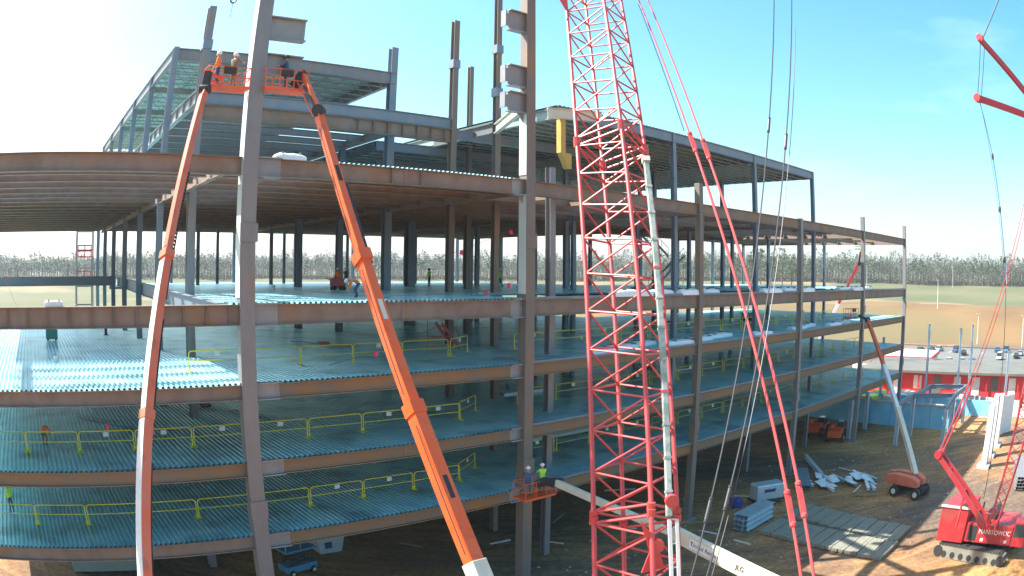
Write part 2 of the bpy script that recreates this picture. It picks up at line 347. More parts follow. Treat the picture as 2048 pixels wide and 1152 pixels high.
def pine_tree(az, r, h, seed, label):
    rnd = random.Random(seed); x, y = r*math.sin(math.radians(az)), r*math.cos(math.radians(az))
    t = empty('pine_tree', (x, y, land(x, y)-0.2), rnd.uniform(0, 6), label=label, cat='tree', group='pine trees standing beyond the building')
    tk = MB(); tk.tube((0,0,0), (0.2,0.1,h*0.55), 0.34, 7, 0.2); tk.tube((0.2,0.1,h*0.55), (0.1,0.3,h*0.97), 0.2, 6, 0.04)
    cr = MB()
    for i in range(24):
        zt = h*rnd.uniform(.42, .95); an = rnd.uniform(0, 2*PI); L = (1-(zt/h-.42)/.58)*h*0.20+0.7
        e = Vector((L*math.cos(an), L*math.sin(an), zt+L*rnd.uniform(-.05,.35))); tk.tube((0.15,0.15,zt), e, 0.07, 4, 0.02)
        for _ in range(26):
            s = rnd.uniform(.35, 1.08); p = Vector((0.15,0.15,zt)).lerp(e, s) + Vector((rnd.gauss(0,.45), rnd.gauss(0,.45), rnd.gauss(0,.32)))
            a = Vector((rnd.gauss(0,1), rnd.gauss(0,1), rnd.gauss(0,.5))).normalized()*rnd.uniform(.25,.6); b = Vector((rnd.gauss(0,1), rnd.gauss(0,1), rnd.gauss(0,.5))).normalized()*rnd.uniform(.2,.5)
            cr.add([p+a, p+b, p-a*.7-b*.7], [(0,1,2)])
    tk.build('trunk', 'bark', t); cr.build('crown', 'needles', t)
pines = [(17.6, 330, 22), (18.6, 320, 20), (19.4, 336, 24), (20.3, 325, 21), (21.1, 332, 25), (21.9, 318, 20), (22.7, 330, 22), (13.2, 345, 21), (14.6, 338, 23)]
for i, (a, r, h) in enumerate(sorted(pines)):
    pine_tree(a, r, h, 40+i, 'green pine tree, %s from the left in the row behind the open floor' % ORD[i])

# ------------------------------------------------------------------ the unfinished steel building
BLD = empty('steel_building', (OX, OY, 0), ANG, label='unfinished multi-storey steel frame building with open metal deck floors', cat='building')
def beam(a, b, w, d, m, name='beam', tf=0.045, tw=0.035):
    return MB().ibeam(a, b, w, d, tf, tw).build(name, m, BLD)
def hcol(u, v, z0, z1, w, d, m, name='column', tf=0.07):
    # H-section with its flanges facing the facade
    return MB().ibeam((u, v, z0), (u, v, z1), w, d, tf, 0.05, up=(0, 1, 0), top=False).build(name, m, BLD)
def stub(u0, u1, v, z, d, w, name='connection_stub', m='stub'):
    o = MB(); o.ibeam((u0, v, z+0.06), (u1, v, z+0.06), w+0.08, d+0.12, 0.07, 0.05)
    r = o.build(name, m, BLD); b = MB(); n = 5
    for i in range(n):
        for ux in (.12, .24): b.cyl(((u1-ux if abs(u1) > abs(u0) or u1 > u0 else u0+ux), v-.035, z-.15-(d-.3)*i/(n-1)), .022, .05, 6, 'y')
    b.build('bolt', m, r)['kind'] = 'stuff'
    return r
# facade columns
facade = {0: ('column', 0.80, 0.72), 18: ('brown_column', 0.70, 0.70), 36: ('brown_column', 0.52, 0.52), 54: ('column', 0.50, 0.52), 72: ('column', 0.48, 0.50), 90: ('column', 0.46, 0.50), -18: ('column', 0.8, 0.72)}
tops = {0: 43.0, 18: 44.5, 36: 27.5, 54: 26.0, 72: 27.6, 90: 27.8, -18: 27.0}
for u, (m, w, d) in facade.items():
    MB().box(u-w/2, u+w/2, -d/2, d/2, 8.3, tops[u]).build('column', m, BLD, bevel=.02)
    MB().box(u-w/2-.025, u+w/2+.025, -d/2-.025, d/2+.025, -0.3, 8.298).build('base_column', m, BLD, bevel=.02)
    MB().box(u-w/2-.03, u-w/2+.05, -d/2-.012, -d/2-.002, 8.9, tops[u]).build('flange_edge', m, BLD)
    for zs in (8.3, 22.2 if u in (0, 18) else 16.5):
        p = MB(); p.box(u-w/2-0.08, u+w/2+0.08, -d/2-0.09, -d/2-0.045, zs-0.5, zs+0.4); p.build('splice_plate', m, BLD)
    MB().box(u-w/2-.35, u+w/2+.35, -d/2-.35, d/2+.35, -0.1, 0.06).build('base_plate', 'stub', BLD)
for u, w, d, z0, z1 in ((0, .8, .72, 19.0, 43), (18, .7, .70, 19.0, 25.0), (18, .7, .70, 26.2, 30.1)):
    MB().box(u-w/2-.045, u-w/2-.032, -d/2+.01, d/2-.01, z0, z1).build('lit_flank_strip', 'lit_flank', BLD)  # thin strips added to paint the sunlit left sides
# facade beams, bay by bay
LEV = [(Z1, 0.74), (Z2, 0.74), (Z3, 0.76), (Z4, 1.02), (Z5, 0.92)]
for bay in range(-2, 5):
    u0, u1 = bay*18, bay*18+18
    for li, (z, d) in enumerate(LEV):
        if bay < -1: continue
        s0 = 1.75 if u0 == 0 else (0.0 if u0 != 18 else 0.45); s1 = 1.25 if u1 == 18 else 0.0
        m = 'rust' if li >= 3 or bay < -1 else ('orange_rust' if bay >= 0 or li == 1 else 'rust')
        w = 0.42
        a, b = u0+s0, u1-s1
        if u0 == 0: stub(0.35, s0, 0, z, d, w)
        if u1 == 18: stub(18-s1, 17.7, 0, z, d, w)
        mid = (a+b)/2
        if bay in (0, 1):                       # two lengths with a bolted joint between
            beam((a, 0, z), (mid-0.02, 0, z), w, d, m, 'facade_beam'); beam((mid+0.02, 0, z), (b, 0, z), w, d, m, 'facade_beam')
            MB().box(mid-.09, mid+.09, -.045, -.02, z-d+.06, z-.06).build('joint_plate', m, BLD)
        else:
            beam((a, 0, z), (b, 0, z), w, d, m, 'facade_beam')
for k in range(14):
    u = -18 + 1.25*k + 0.8
    MB().box(u-.012, u+.012, -.20, -.02, Z4-.97, Z4-.05).build('stiffener', 'rust', BLD)
for k in range(8):
    u = 1.75 + 15*(k+0.5)/8
    MB().box(u-.012, u+.012, -.20, -.02, Z5-.87, Z5-.05).build('stiffener', 'rust', BLD) if k in (3, 4) else None
# stubs waiting for higher floors
for z, d in ((33.45, 1.15), (31.32, 1.02)): stub(0.35, 2.55, 0, z, d, 0.46)
for z, d in ((36.95, 1.3), (33.15, 1.3), (31.38, 1.2)):
    stub(16.35, 17.7, 0, z, d, 0.42)
    MB().box(15.95, 16.02, -0.24, 0.24, z-d+0.1, z-0.08).build('end_plate', 'stub', BLD)
    MB().box(16.02, 16.36, -0.035, 0.035, z-d+0.2, z-0.2).build('shear_tab', 'stub', BLD)
for u, z in ((18, 30.1), (18, 25.0), (0, 25.0)):      # haunch plates under the stubs
    w = 0.35 if u == 18 else -0.4
    MB().add([(u-w,-.03,z),(u-w-.55*(1 if w>0 else -1),-.03,z),(u-w,-.03,z-.6),(u-w,.03,z),(u-w-.55*(1 if w>0 else -1),.03,z),(u-w,.03,z-.6)], [(0,1,2),(3,5,4),(0,3,4,1),(1,4,5,2),(2,5,3,0)]).build('haunch_plate', 'stub', BLD)
# metal decks: corrugated sheets, ribs running into the building
def deck(u0, u1, v0, v1, z, name='metal_deck', m='deck', pitch=0.305, dep=0.095):
    n = int(round((u1-u0)/pitch)); p = (u1-u0)/n; prof = []
    for i in range(n):
        u = u0+i*p; prof += [(u, 0), (u+p*0.40, 0), (u+p*0.52, dep), (u+p*0.88, dep)]
    prof.append((u1, 0)); vs = []; fs = []
    ns = max(1, int((v1-v0)/7.2)); k = len(prof)          # sheets end-lapped every few metres
    for j in range(ns):
        a, b = v0+(v1-v0)*j/ns, v0+(v1-v0)*(j+1)/ns+.1; n0 = len(vs); dz = .008*(j % 2)
        for v in (a, b): vs += [(u, v, z+h+dz) for u, h in prof]
        for i in range(k-1): fs.append((n0+i, n0+i+1, n0+k+i+1, n0+k+i))
    o = MB(); o.v = vs; o.f = fs
    return o.build(name, m, BLD)
DEP = 57.6
for z in (Z1, Z2, Z3):
    for a, b in ((-19.2, -18), (-18, 0), (0, 18), (18, 36), (36, 54), (54, 72), (72, 90)):
        deck(a+.01, b-.01, -0.12 if b <= 18 else -0.02, 30.0 if b > 54 else DEP, z+0.003)
deck(-0.9, 17.99, -0.12, DEP, Z4+.003)
for a, b in ((18.01, 36), (36, 54), (54, 72), (72, 90)): deck(a+.01, b-.01, 6.2, 30 if b > 54 else DEP, Z4+.003)
# pour stops and edge angles
for z in (Z1, Z2, Z3, Z4):
    MB().box(18.4, 89.9, -0.10, -0.07, z+.01, z+.15).build('edge_angle', 'bluegrey', BLD)
# interior columns
inner = [(0, 11.8, 38.3, .55), (20.6, 11.8, 40.4, .5), (22.7, 9.0, 45.0, .46), (27.9, 19.5, 39.4, .42), (18, 17, 38.9, .62), (16.2, 31, 32, .62), (18.2, 26, 32, .55), (28.4, 30, 32, .8), (22.3, 2.6, 27.4, .5)]
inner += [(u, v, 32.5 if u < 68 and v < 46 else Z5, .42) for u in (38.5, 52.3, 66.2) for v in (4.5, 18, 32, 45)]
inner += [(u, v, Z5, .36) for u in (36, 45, 54, 63, 72, 81, 90) for v in (14.4, 29.8)]
inner += [(u, v, Z5, .34) for u in (9, 18, 27, 36, 45, 54) for v in (43.2, 57.4)] + [(u, 50.3, Z5, .30) for u in (13.5, 22.5, 31.5, 40.5)]
inner += [(-1.3, v, Z7, .46) for v in (16.5, 25.5, 34.5, 43.5, 52.5, 61.5)]
seen = set()
for u, v, zt, w in inner:
    if (round(u), round(v)) in seen: continue
    seen.add((round(u), round(v)))
    hcol(u, v, -0.2, zt, w, w, 'brown_column' if (round(u), round(v)) in ((23, 9), (21, 12), (28, 20)) else ('bluegrey' if v > 16 or u > 30 else 'column'), 'interior_column', 0.04)
# column splices proud of the tall posts
for u, v, z, w in ((20.6, 11.8, 36.6, .5), (22.7, 9, 37.6, .46), (22.7, 9, 34.0, .46), (0, 11.8, 35.4, .55)):
    MB().box(u-w/2-.09, u+w/2+.09, v-w/2-.09, v+w/2+.09, z-.35, z+.35).build('splice_plate', 'bluegrey', BLD)
# back and cross girders of the decked floors
for z in (Z1, Z2, Z3, Z4):
    for u0, u1 in ((0, 54), (54, 90)):
        v = DEP-.2 if u0 == 0 else 29.8
        beam((u0, v, z), (u1, v, z), 0.3, 0.6, 'bluegrey', 'girder')
    for u in (0, 18, 36, 54, 72, 90):
        beam((u+0.001, 0.4, z-.01), (u+0.001, 30, z-.01), 0.3, 0.55, 'rust', 'girder')
# level five: bare beams, deck added in parts to block the sun
for i in range(1, 20):
    v = 3.0*i
    if v > DEP: break
    beam((-19.0, v, Z5-.02), (-1.5, v, Z5-.02), 0.34, 0.66, 'rust', 'floor_beam')
    beam((-1.1, v, Z5-.02), (17.9, v, Z5-.02), 0.34, 0.66, 'rust', 'floor_beam')
    if v >= 6:
        for a, b in ((18.1, 35.9), (36.1, 53.9)): beam((a, v, Z5-.02), (b, v, Z5-.02), 0.32, 0.66, 'rust', 'floor_beam')
    if 6 <= v <= 30:
        for a, b in ((54.1, 71.9), (72.1, 89.9)): beam((a, v, Z5-.02), (b, v, Z5-.02), 0.32, 0.66, 'rust', 'floor_beam')
for a, b, e in ((-19.2, -1.4, DEP), (-1.2, 18, DEP), (18.01, 36, DEP), (36.01, 54, DEP), (54.01, 72, 30), (72.01, 90, 30)): deck(a, b, 19.0, e, Z5+.003)  # deck added so the sun patch on the third deck ends
for u in (-18, -1.3, 18, 36, 54, 72, 90):
    beam((u, 0.25, Z5-.03), (u, DEP if u < 60 else 30, Z5-.03), 0.36, 0.85, 'rust', 'girder')
for b in range(1, 5):
    for k in (1, 2, 3):
        u = b*18 + 18*k/4; beam((u, 0.25, Z5-.10), (u, 5.8, Z5-.10), 0.26, 0.55, 'orange_rust', 'edge_joist')
deck(5.0, 17.98, -0.05, 18.9, Z5+.003); deck(18.02, 30.0, 5.9, 18.9, Z5+.003)  # deck added to put the cream lift's boom in shade
# raised ramp edge and far beam around the open well at level four
beam((-1.0, 0.3, Z4), (-1.0, 42, Z4+1.1), 0.36, 0.95, 'bluegrey', 'ramp_beam'); beam((-30, 42, Z4+1.1), (-1.2, 42, Z4+1.1), 0.36, 0.95, 'bluegrey', 'ramp_beam')
for k in range(9):
    o = MB(); o.box(-.03, .03, -.03, .03, 0, 1.25); o.build('guard_post', 'bluegrey', BLD, (-31+3.4*k, 42, Z4+1.1))
# level six, left: deep girder, side beam, bare floor beams
beam((0.3, 11.75, 32.05), (20.4, 11.75, 32.05), 0.5, 0.85, 'bluegrey', 'deep_girder'); beam((0.3, 11.75, 31.15), (20.4, 11.75, 31.15), 0.55, 1.0, 'rust', 'deep_girder')
for k in range(7): MB().box(12.2+k*1.25, 12.22+k*1.25, 11.48, 11.72, 30.22, 31.1).build('stiffener', 'rust', BLD)
beam((0, 12.2, 32.3), (0, 45, 32.3), 0.45, 0.95, 'stub', 'side_beam')
for k in range(12): MB().box(-.2, -.03, 14+2.2*k, 14.02+2.2*k, 31.45, 32.2).build('stiffener', 'stub', BLD)
for i in range(9):
    v = 15 + 3.3*i; beam((0.3, v, 32.0), (18, v, 32.0), 0.3, 0.55, 'column', 'floor_beam')
beam((18, 12.2, 32.0), (18, 42, 32.0), 0.34, 0.7, 'column', 'girder')
for v in (24, 36): beam((20.8, v, 30.5), (38, v, 30.5), 0.3, 0.6, 'bluegrey', 'girder')
beam((20.9, 11.8, 31.2), (38.3, 11.8, 31.2), 0.34, 0.75, 'bluegrey', 'girder')
beam((22.7, 9.3, 31.6), (22.7, 17.5, 31.6), 0.34, 0.8, 'column', 'girder')
beam((18.3, 0.4, 31.4), (22.4, 8.7, 31.4), 0.34, 0.75, 'cream', 'raker_beam')  # cream stands in for sunlight on the beam face
deck(18.6, 38.2, 20.5, 57, 31.42, 'roof_deck', 'bluegrey', 0.45, 0.06)
beam((18.7, 20.4, 31.4), (38.2, 20.4, 31.4), 0.34, 0.8, 'bluegrey', 'roof_beam'); beam((18.7, 38, 31.4), (38.2, 38, 31.4), 0.34, 0.8, 'bluegrey', 'roof_beam')
beam((24.7, 4.6, 32.35), (24.7, 45, 32.35), 0.36, 0.8, 'joist', 'girder')
beam((22.4, 3.0, 31.75), (26.0, 1.2, 31.75), 0.34, 0.75, 'cream', 'raker_beam')  # pale colour put in for its sunlit side
MB().box(23.3, 23.75, 2.6, 3.05, 28.6, 31.0).build('hanger_post', 'sunlit_rust', BLD)
MB().add([(23.3,2.58,28.6),(24.3,2.58,28.6),(24.3,2.58,27.5),(23.9,2.58,27.5),(23.3,3.0,28.6),(24.3,3.0,28.6),(24.3,3.0,27.5),(23.9,3.0,27.5)], [(0,1,2,3),(4,7,6,5),(0,4,5,1),(1,5,6,2),(2,6,7,3),(3,7,4,0)]).build('haunch_plate', 'sunlit_rust', BLD)
# bar-joist roofs
def joist_mesh(L, d, name):
    o = MB(); n = int(L/0.9); p = L/n
    for z in (-0.03, -d): o.box(0, L, -0.07, 0.07, z-0.035, z+0.035)
    for i in range(n):
        a, b = (-0.05, -d+.03) if i % 2 == 0 else (-d+.03, -0.05)
        o.bar((i*p, 0, a), ((i+1)*p, 0, b), 0.05, 0.05)
    return o.mesh(name, 'joist')
J1 = joist_mesh(19.0, 0.85, 'open_web_joist'); J2 = joist_mesh(13.4, 0.85, 'open_web_joist')
for i in range(25): share('roof_joist', J1, BLD, (-1.15, 18.3+1.8*i, Z7-0.06))
for i in range(32):
    for u in (24.9, 38.7, 52.5): share('roof_joist', J2, BLD, (u, 5.6+1.25*i, 32.44))
for i in range(24): share('roof_joist', J1, BLD, (18.9, 21.6+1.45*i, 31.36))
deck(-1.5, 18.3, 16.8, 63.5, Z7+.01, 'roof_deck', 'roofdeck', 0.45, 0.06)
for v0, v1 in ((4.3, 45.3),): deck(24.5, 66.4, v0, v1, 32.51, 'roof_deck', 'bluegrey', 0.45, 0.06)
for a, b in (((-1.3, 16.8, Z7), (18.2, 16.8, Z7)), ((-1.3, 17.1, Z7), (-1.3, 63.4, Z7)), ((18.1, 17.1, Z7), (18.1, 63.4, Z7))): beam(a, b, 0.4, 0.95, 'column', 'roof_beam')
for a, b in (((24.6, 4.4, 32.5), (66.3, 4.4, 32.5)), ((66.2, 4.7, 32.5), (66.2, 45.2, 32.5)), ((38.6, 4.7, 32.5), (38.6, 45.2, 32.5)), ((52.4, 4.7, 32.5), (52.4, 45.2, 32.5))): beam(a, b, 0.36, 0.85, 'bluegrey', 'roof_beam')
for v in (25.5, 34.5, 43.5): beam((-1, v, Z7-.9), (18, v, Z7-.9), 0.3, 0.5, 'joist', 'roof_beam')
# x-bracing lower left, stair flight inside the right wing
MB().bar(( -9, 12, 0.2), (-1.5, 12, 5.9), 0.2, 0.2).build('brace', 'bluegrey', BLD)
def stair(u, v, z0, z1, L, name, m):
    s = MB(); n = 14
    for sd in (0, 1.1): s.bar((u, v+sd, z0), (u+L, v+sd, z1), 0.06, 0.28)
    for i in range(n): s.box(u+L*i/n, u+L*(i+1)/n, v+.03, v+1.07, z0+(z1-z0)*(i+.5)/n-.02, z0+(z1-z0)*(i+.5)/n+.02)
    for sd in (0, 1.1):
        s.bar((u, v+sd, z0+1.0), (u+L, v+sd, z1+1.0), 0.05, 0.05)
        for i in range(5): s.bar((u+L*i/4, v+sd, z0+(z1-z0)*i/4), (u+L*i/4, v+sd, z0+(z1-z0)*i/4+1), 0.04, 0.04)
    return s.build(name, m, BLD)
stair(55, 20, Z4+.1, Z4+3.8, 5.5, 'stair_flight', 'bluegrey'); stair(60.5, 22.5, Z4+3.8, Z5, -5.5, 'stair_flight', 'bluegrey')

# ------------------------------------------------------------------ red lattice crane in front of the building
def lattice(parent, A0, B0, R0, R1, rot, pitch, rc, rl, m, name='boom_section', skip_end=False):
    """square lattice between A0 and B0; corner radius R0 -> R1, rot = turn about the boom axis. chords and lacings are bars of their own"""
    A0 = Vector(A0); B0 = Vector(B0); d = (B0-A0); L = d.length; d.normalize()
    x = d.cross(Vector((0,0,1))).normalized(); y = x.cross(d).normalized()
    sec = bpy.data.objects.new(name, None); COL.objects.link(sec); sec.parent = parent; sec.empty_display_size = 0.2
    def pt(k, s):
        R = R0 + (R1-R0)*s/L; a = rot + k*PI/2
        return A0 + d*s + x*R*math.cos(a) + y*R*math.sin(a)
    for k in range(4): rod('chord', sec, pt(k, 0), pt(k, L), rc, m, 10)
    n = max(2, int(round(L/pitch))); p = L/n
    for k in range(4):
        off = 0 if k % 2 == 0 else 0.5
        prev = None; seq = []
        for i in range(2*n+1):
            s = min(L-0.12, max(0.12, p*i/2)); seq.append(((k if (i+k) % 2 == 0 else (k+1) % 4), s))
        for (ka, sa), (kb, sb) in zip(seq, seq[1:]): rod('lacing', sec, pt(ka, sa), pt(kb, sb), rl, m, 6)
    for s in (0.10, L-0.10):
        for k in range(4): rod('end_frame', sec, pt(k, s), pt((k+1) % 4, s), rl*1.25, m, 6)
    c = MB()
    for k in range(4):
        for s in (0.0, L): c.cyl(pt(k, s), rc*1.7, 0.34, 8)
    tag(c.build('pin_lug', m, sec), kind='stuff')
    return pt
CR = empty('lattice_boom_crane', (6.0, 24.0, 0), 0, label='tall faded red lattice boom crane standing in front of the building', cat='crane')
CR_INV = Vector((6.0, 24.0, 0))
def cl(p): return Vector(p) - CR_INV
bot = Vector((5.12, 26.95, 8.30)); top = Vector((4.75, 41.55, 36.73)); ax = (top-bot)
def bp(t): return bot + ax*t
# three sections: foot, middle, upper (continues above the picture)
TB = -0.27
lattice(CR, cl(bp(TB)), cl(bp(0.075)), 1.80, 1.80, -0.13, 1.75, 0.105, 0.052, 'crane')
lattice(CR, cl(bp(0.083)), cl(bp(0.64)), 1.80, 1.78, -0.13, 1.75, 0.10, 0.048, 'crane')
lattice(CR, cl(bp(0.648)), cl(bp(1.5)), 1.78, 1.70, -0.13, 2.0, 0.10, 0.046, 'crane')
# little guide horns on the upper section
for t, px in ((0.93, -1.7),):
    q = bp(t); h = MB(); h.add([cl(q+Vector((px,0,0.6))), cl(q+Vector((px-.45,0,1.5))), cl(q+Vector((px,0,1.9))), cl(q+Vector((px,.08,0.6))), cl(q+Vector((px-.45,.08,1.5))), cl(q+Vector((px,.08,1.9)))], [(0,1,2),(3,5,4),(0,3,4,1),(1,4,5,2),(2,5,3,0)])
    h.tube(cl(q+Vector((px-.45,0,1.5))), cl(q+Vector((px-1.5,0,1.6))), .03, 6); h.build('rope_guide', 'crane', CR)
# grey-green backstop tube and its fittings
bs0, bs1 = Vector((5.98, 26.0, 11.2)), Vector((6.02, 33.0, 25.35))
o = MB(); o.bar(cl(bs0), cl(bs1), 0.24, 0.26); o.build('backstop_tube', 'greenpipe', CR, bevel=0.03)
o = MB(); o.bar(cl(bs1), cl(bs1+(bs1-bs0).normalized()*0.25), 0.34, 0.36); o.build('backstop_cap', 'cream', CR)
o = MB()
for dx in (-.14, .14): o.bar(cl(bs0+Vector((dx+.15,-.05,-.1))), cl(bs0+Vector((dx+.35,-3.4,-7.0))), 0.13, 0.13)
for k in range(9):
    t = k/8; o.bar(cl(bs0+Vector((.01,-.05,-.1))+Vector((.2,-3.35,-6.9))*t), cl(bs0+Vector((.29,-.05,-.1))+Vector((.2,-3.35,-6.9))*t), .05, .05)
o.build('backstop_frame', 'panelwhite', CR)
o = MB(); c = bs0+Vector((-.1,0,.2))
o.cyl(cl(c+Vector((.15,0,.45))), .26, .22, 14, 'y'); o.cyl(cl(c+Vector((-.3,0,-1.4))), .3, .3, 12, 'y')
o.add([cl(c+Vector(p)) for p in ((-1.0,0,-.3),(-.3,0,-1.2),(.1,0,-2.4),(-.8,0,-2.6),(-.55,0,-1.7),(-1.0,.12,-.3),(-.3,.12,-1.2),(.1,.12,-2.4),(-.8,.12,-2.6),(-.55,.12,-1.7))], [(0,1,4),(1,2,3,4),(5,9,6),(6,9,8,7),(0,5,6,1),(1,6,7,2),(2,7,8,3),(3,8,9,4),(4,9,5,0)])
o.build('sheave_bracket', 'crane', CR)
for k in range(11):
    q = bs0.lerp(bs1, .06+.085*k); o = MB(); o.bar(cl(q), cl(q+(bs1-bs0).normalized()*.10), .28, .30); o.build('clamp_band', 'crane' if k in (3, 7) else 'greenpipe', CR)
# pendants: red bars below, ropes above, with link blocks between
def pendant(a, b, t0, t1, r):
    a = Vector(a); b = Vector(b); P = lambda t: cl(a.lerp(b, t))
    pd = bpy.data.objects.new('boom_pendant', None); COL.objects.link(pd); pd.parent = CR
    rod('pendant_bar', pd, P(-0.35), P(t0-.012), r, 'crane', 8); rod('pendant_bar', pd, P(t0+.012), P(t1-.012), r, 'crane', 8); rod('pendant_bar', pd, P(t1+.012), P(1.35), r*0.7, 'crane', 8)
    for t in (t0, t1):
        k = MB(); k.bar(P(t-.02), P(t+.02), r*3.2, r*1.6); k.ball(P(t-.018), r*2.1, 8); k.ball(P(t+.018), r*2.1, 8); k.build('link_block', 'crane', pd)
pendant((9.33, 19.96, 10.73), (7.45, 41.23, 36.76), 0.075, 0.60, 0.062)
pendant((9.74, 19.78, 10.74), (8.0, 41.12, 36.77), 0.085, 0.585, 0.062)
rod('tag_rope', CR, cl((7.2, 40.0, 36.0)), cl((8.6, 36.0, 27.5)), 0.022, 'rope', 5)
# slender stay ropes with turnbuckles
def stay(a, b, t0, t1, r=0.032):
    a = Vector(a); b = Vector(b); P = lambda t: cl(a.lerp(b, t))
    st = bpy.data.objects.new('stay_rope', None); COL.objects.link(st); st.parent = CR
    rod('rope', st, P(-.3), P(1.5), r, 'rope', 6)
    for t in (t0, t1):
        k = MB(); k.tube(P(t-.012), P(t+.012), r*2.2, 8); k.ball(P(t-.014), r*2.6, 8); k.ball(P(t+.014), r*2.6, 8); k.build('turnbuckle', 'rope', st)
stay((5.82, 21.23, 10.69), (13.85, 34.58, 35.05), 0.08, 0.665); stay((6.32, 21.11, 10.69), (14.80, 34.19, 35.07), 0.095, 0.63)
rod('stay_rope_twin', CR, cl((6.48, 21.05, 10.69)), cl((14.8, 34.19, 33.4)), 0.018, 'rope', 5)
# machine under the boom (below the picture): slewing house, carbody and tracks
hs = MB(); hs.box(-3.2, 2.0, -6.2, 1.6, 1.6, 3.6); hs.box(-1.0, 0.2, 0.2, 1.9, 3.6, 4.3); hs.build('house', 'crane', CR, bevel=.06)
hb = MB(); hb.box(-3.0, 1.8, -7.6, -6.25, 1.5, 3.2); hb.build('counterweight', 'crane', CR, bevel=.06)
cb = MB(); cb.cyl((-.6, -1.5, 1.2), 1.3, 0.9, 20); cb.box(-3.0, 1.8, -2.6, -.4, .7, 1.3); cb.build('carbody', 'dark', CR)
for sx in (-3.6, 2.4):
    tr = MB(); pr = [(-4.2,.55),(-3.9,.15),(-3.4,.0),(2.4,.0),(2.9,.15),(3.2,.55),(2.9,1.05),(2.4,1.2),(-3.4,1.2),(-3.9,1.05)]
    tr.add([(sx-.6, y-1, z) for y, z in pr]+[(sx+.6, y-1, z) for y, z in pr], [tuple(range(10))[::-1], tuple(range(10, 20))]+[(i,(i+1)%10,10+(i+1)%10,10+i) for i in range(10)]); tr.build('track', 'dark', CR)
cb2 = MB(); cb2.box(1.3, 2.9, .5, 2.3, 1.6, 4.0); cb2.build('cab', 'crane', CR, bevel=.08)

# ------------------------------------------------------------------ boom lifts
def wheel(parent, c, r, w, name='wheel', m='dark', axis=Vector((0,1,0))):
    o = bpy.data.objects.new(name, None); COL.objects.link(o); o.parent = parent
    c = Vector(c); t = MB(); t.tube(c-axis*w/2, c+axis*w/2, r, 18); t.build('tyre', m, o, bevel=r*.12)
    h = MB(); h.tube(c-axis*(w/2+.02), c+axis*(w/2+.02), r*.5, 12); h.build('rim', 'cream', o)
def basket(parent, c, ax, w=2.3, d=0.9, h=1.1, m='orange', name='basket'):
    """open work platform; c = middle of its floor, ax = unit direction along its width"""
    c = Vector(c); ax = Vector(ax).normalized(); ay = Vector((-ax.y, ax.x, 0)); b = bpy.data.objects.new(name, None); COL.objects.link(b); b.parent = parent
    q = lambda x, y, z: c + ax*x + ay*y + Vector((0,0,z))
    f = MB(); f.add([q(x,y,z) for z in (0,.14) for x, y in ((-w/2,-d/2),(w/2,-d/2),(w/2,d/2),(-w/2,d/2))], [(0,3,2,1),(4,5,6,7),(0,1,5,4),(1,2,6,5),(2,3,7,6),(3,0,4,7)]); f.build('floor', m, b)
    r = MB(); cor = [(-w/2,-d/2),(w/2,-d/2),(w/2,d/2),(-w/2,d/2)]
    for z in (h*.5, h):
        for (x0,y0),(x1,y1) in zip(cor, cor[1:]+cor[:1]): r.tube(q(x0,y0,z), q(x1,y1,z), .028, 6)
    for x, y in cor + [(-w/6,-d/2),(w/6,-d/2),(-w/6,d/2),(w/6,d/2)]: r.tube(q(x,y,.1), q(x,y,h), .028, 6)
    r.build('railing', m, b)
    k = MB(); k.add([q(x,y,z) for z in (h-.35,h+.05) for x, y in ((-.35,-d/2-.02),(.35,-d/2-.02),(.35,-d/2+.22),(-.35,-d/2+.22))], [(0,3,2,1),(4,5,6,7),(0,1,5,4),(1,2,6,5),(2,3,7,6),(3,0,4,7)]); k.build('control_box', 'dark', b, bevel=.03)
    return b
def lift_base(parent, c, yaw, s=1.0, body='orange'):
    g = bpy.data.objects.new('chassis', None); COL.objects.link(g); g.parent = parent; g.location = c; g.rotation_euler = (0,0,yaw); g.scale = (s,s,s)
    f = MB(); f.box(-1.9, 1.9, -.55, .55, .55, 1.0); f.box(-1.55, -1.15, -1.1, 1.1, .45, .75); f.box(1.15, 1.55, -1.1, 1.1, .45, .75); f.build('axle_frame', 'dark', g)
    for x in (-1.35, 1.35):
        for y in (-1.15, 1.15): 
            t = MB(); t.cyl((x,y,.55), .55, .42, 20, 'y'); t.build('tyre', 'dark', g, bevel=.06)
            h = MB(); h.cyl((x,y,.55), .27, .46, 12, 'y'); h.build('rim', 'cream', g)
    t = MB(); p = [(-2.5,1.15),(-2.7,1.5),(-2.6,2.0),(-1.5,2.15),(.6,2.05),(1.3,1.7),(1.35,1.1)]; n = len(p)
    t.add([(x,-1.1,z) for x,z in p]+[(x,-.28,z) for x,z in p], [tuple(range(n))[::-1], tuple(range(n,2*n))]+[(i,(i+1)%n,n+(i+1)%n,n+i) for i in range(n)])
    t.add([(x,.28,z) for x,z in p]+[(x,1.1,z) for x,z in p], [tuple(range(n))[::-1], tuple(range(n,2*n))]+[(i,(i+1)%n,n+(i+1)%n,n+i) for i in range(n)])
    t.build('turntable_hood', body, g, bevel=.07)
    w = MB(); w.box(-2.75, -1.9, -.27, .27, 1.12, 2.2); w.build('counterweight', body, g, bevel=.05); w = MB(); w.cyl((0,0,1.05), .6, .2, 20); w.build('slew_ring', 'dark', g)
    return g
def lit(name, label, group=None): return empty(name, (0,0,0), 0, label=label, cat='boom lift', group=group)

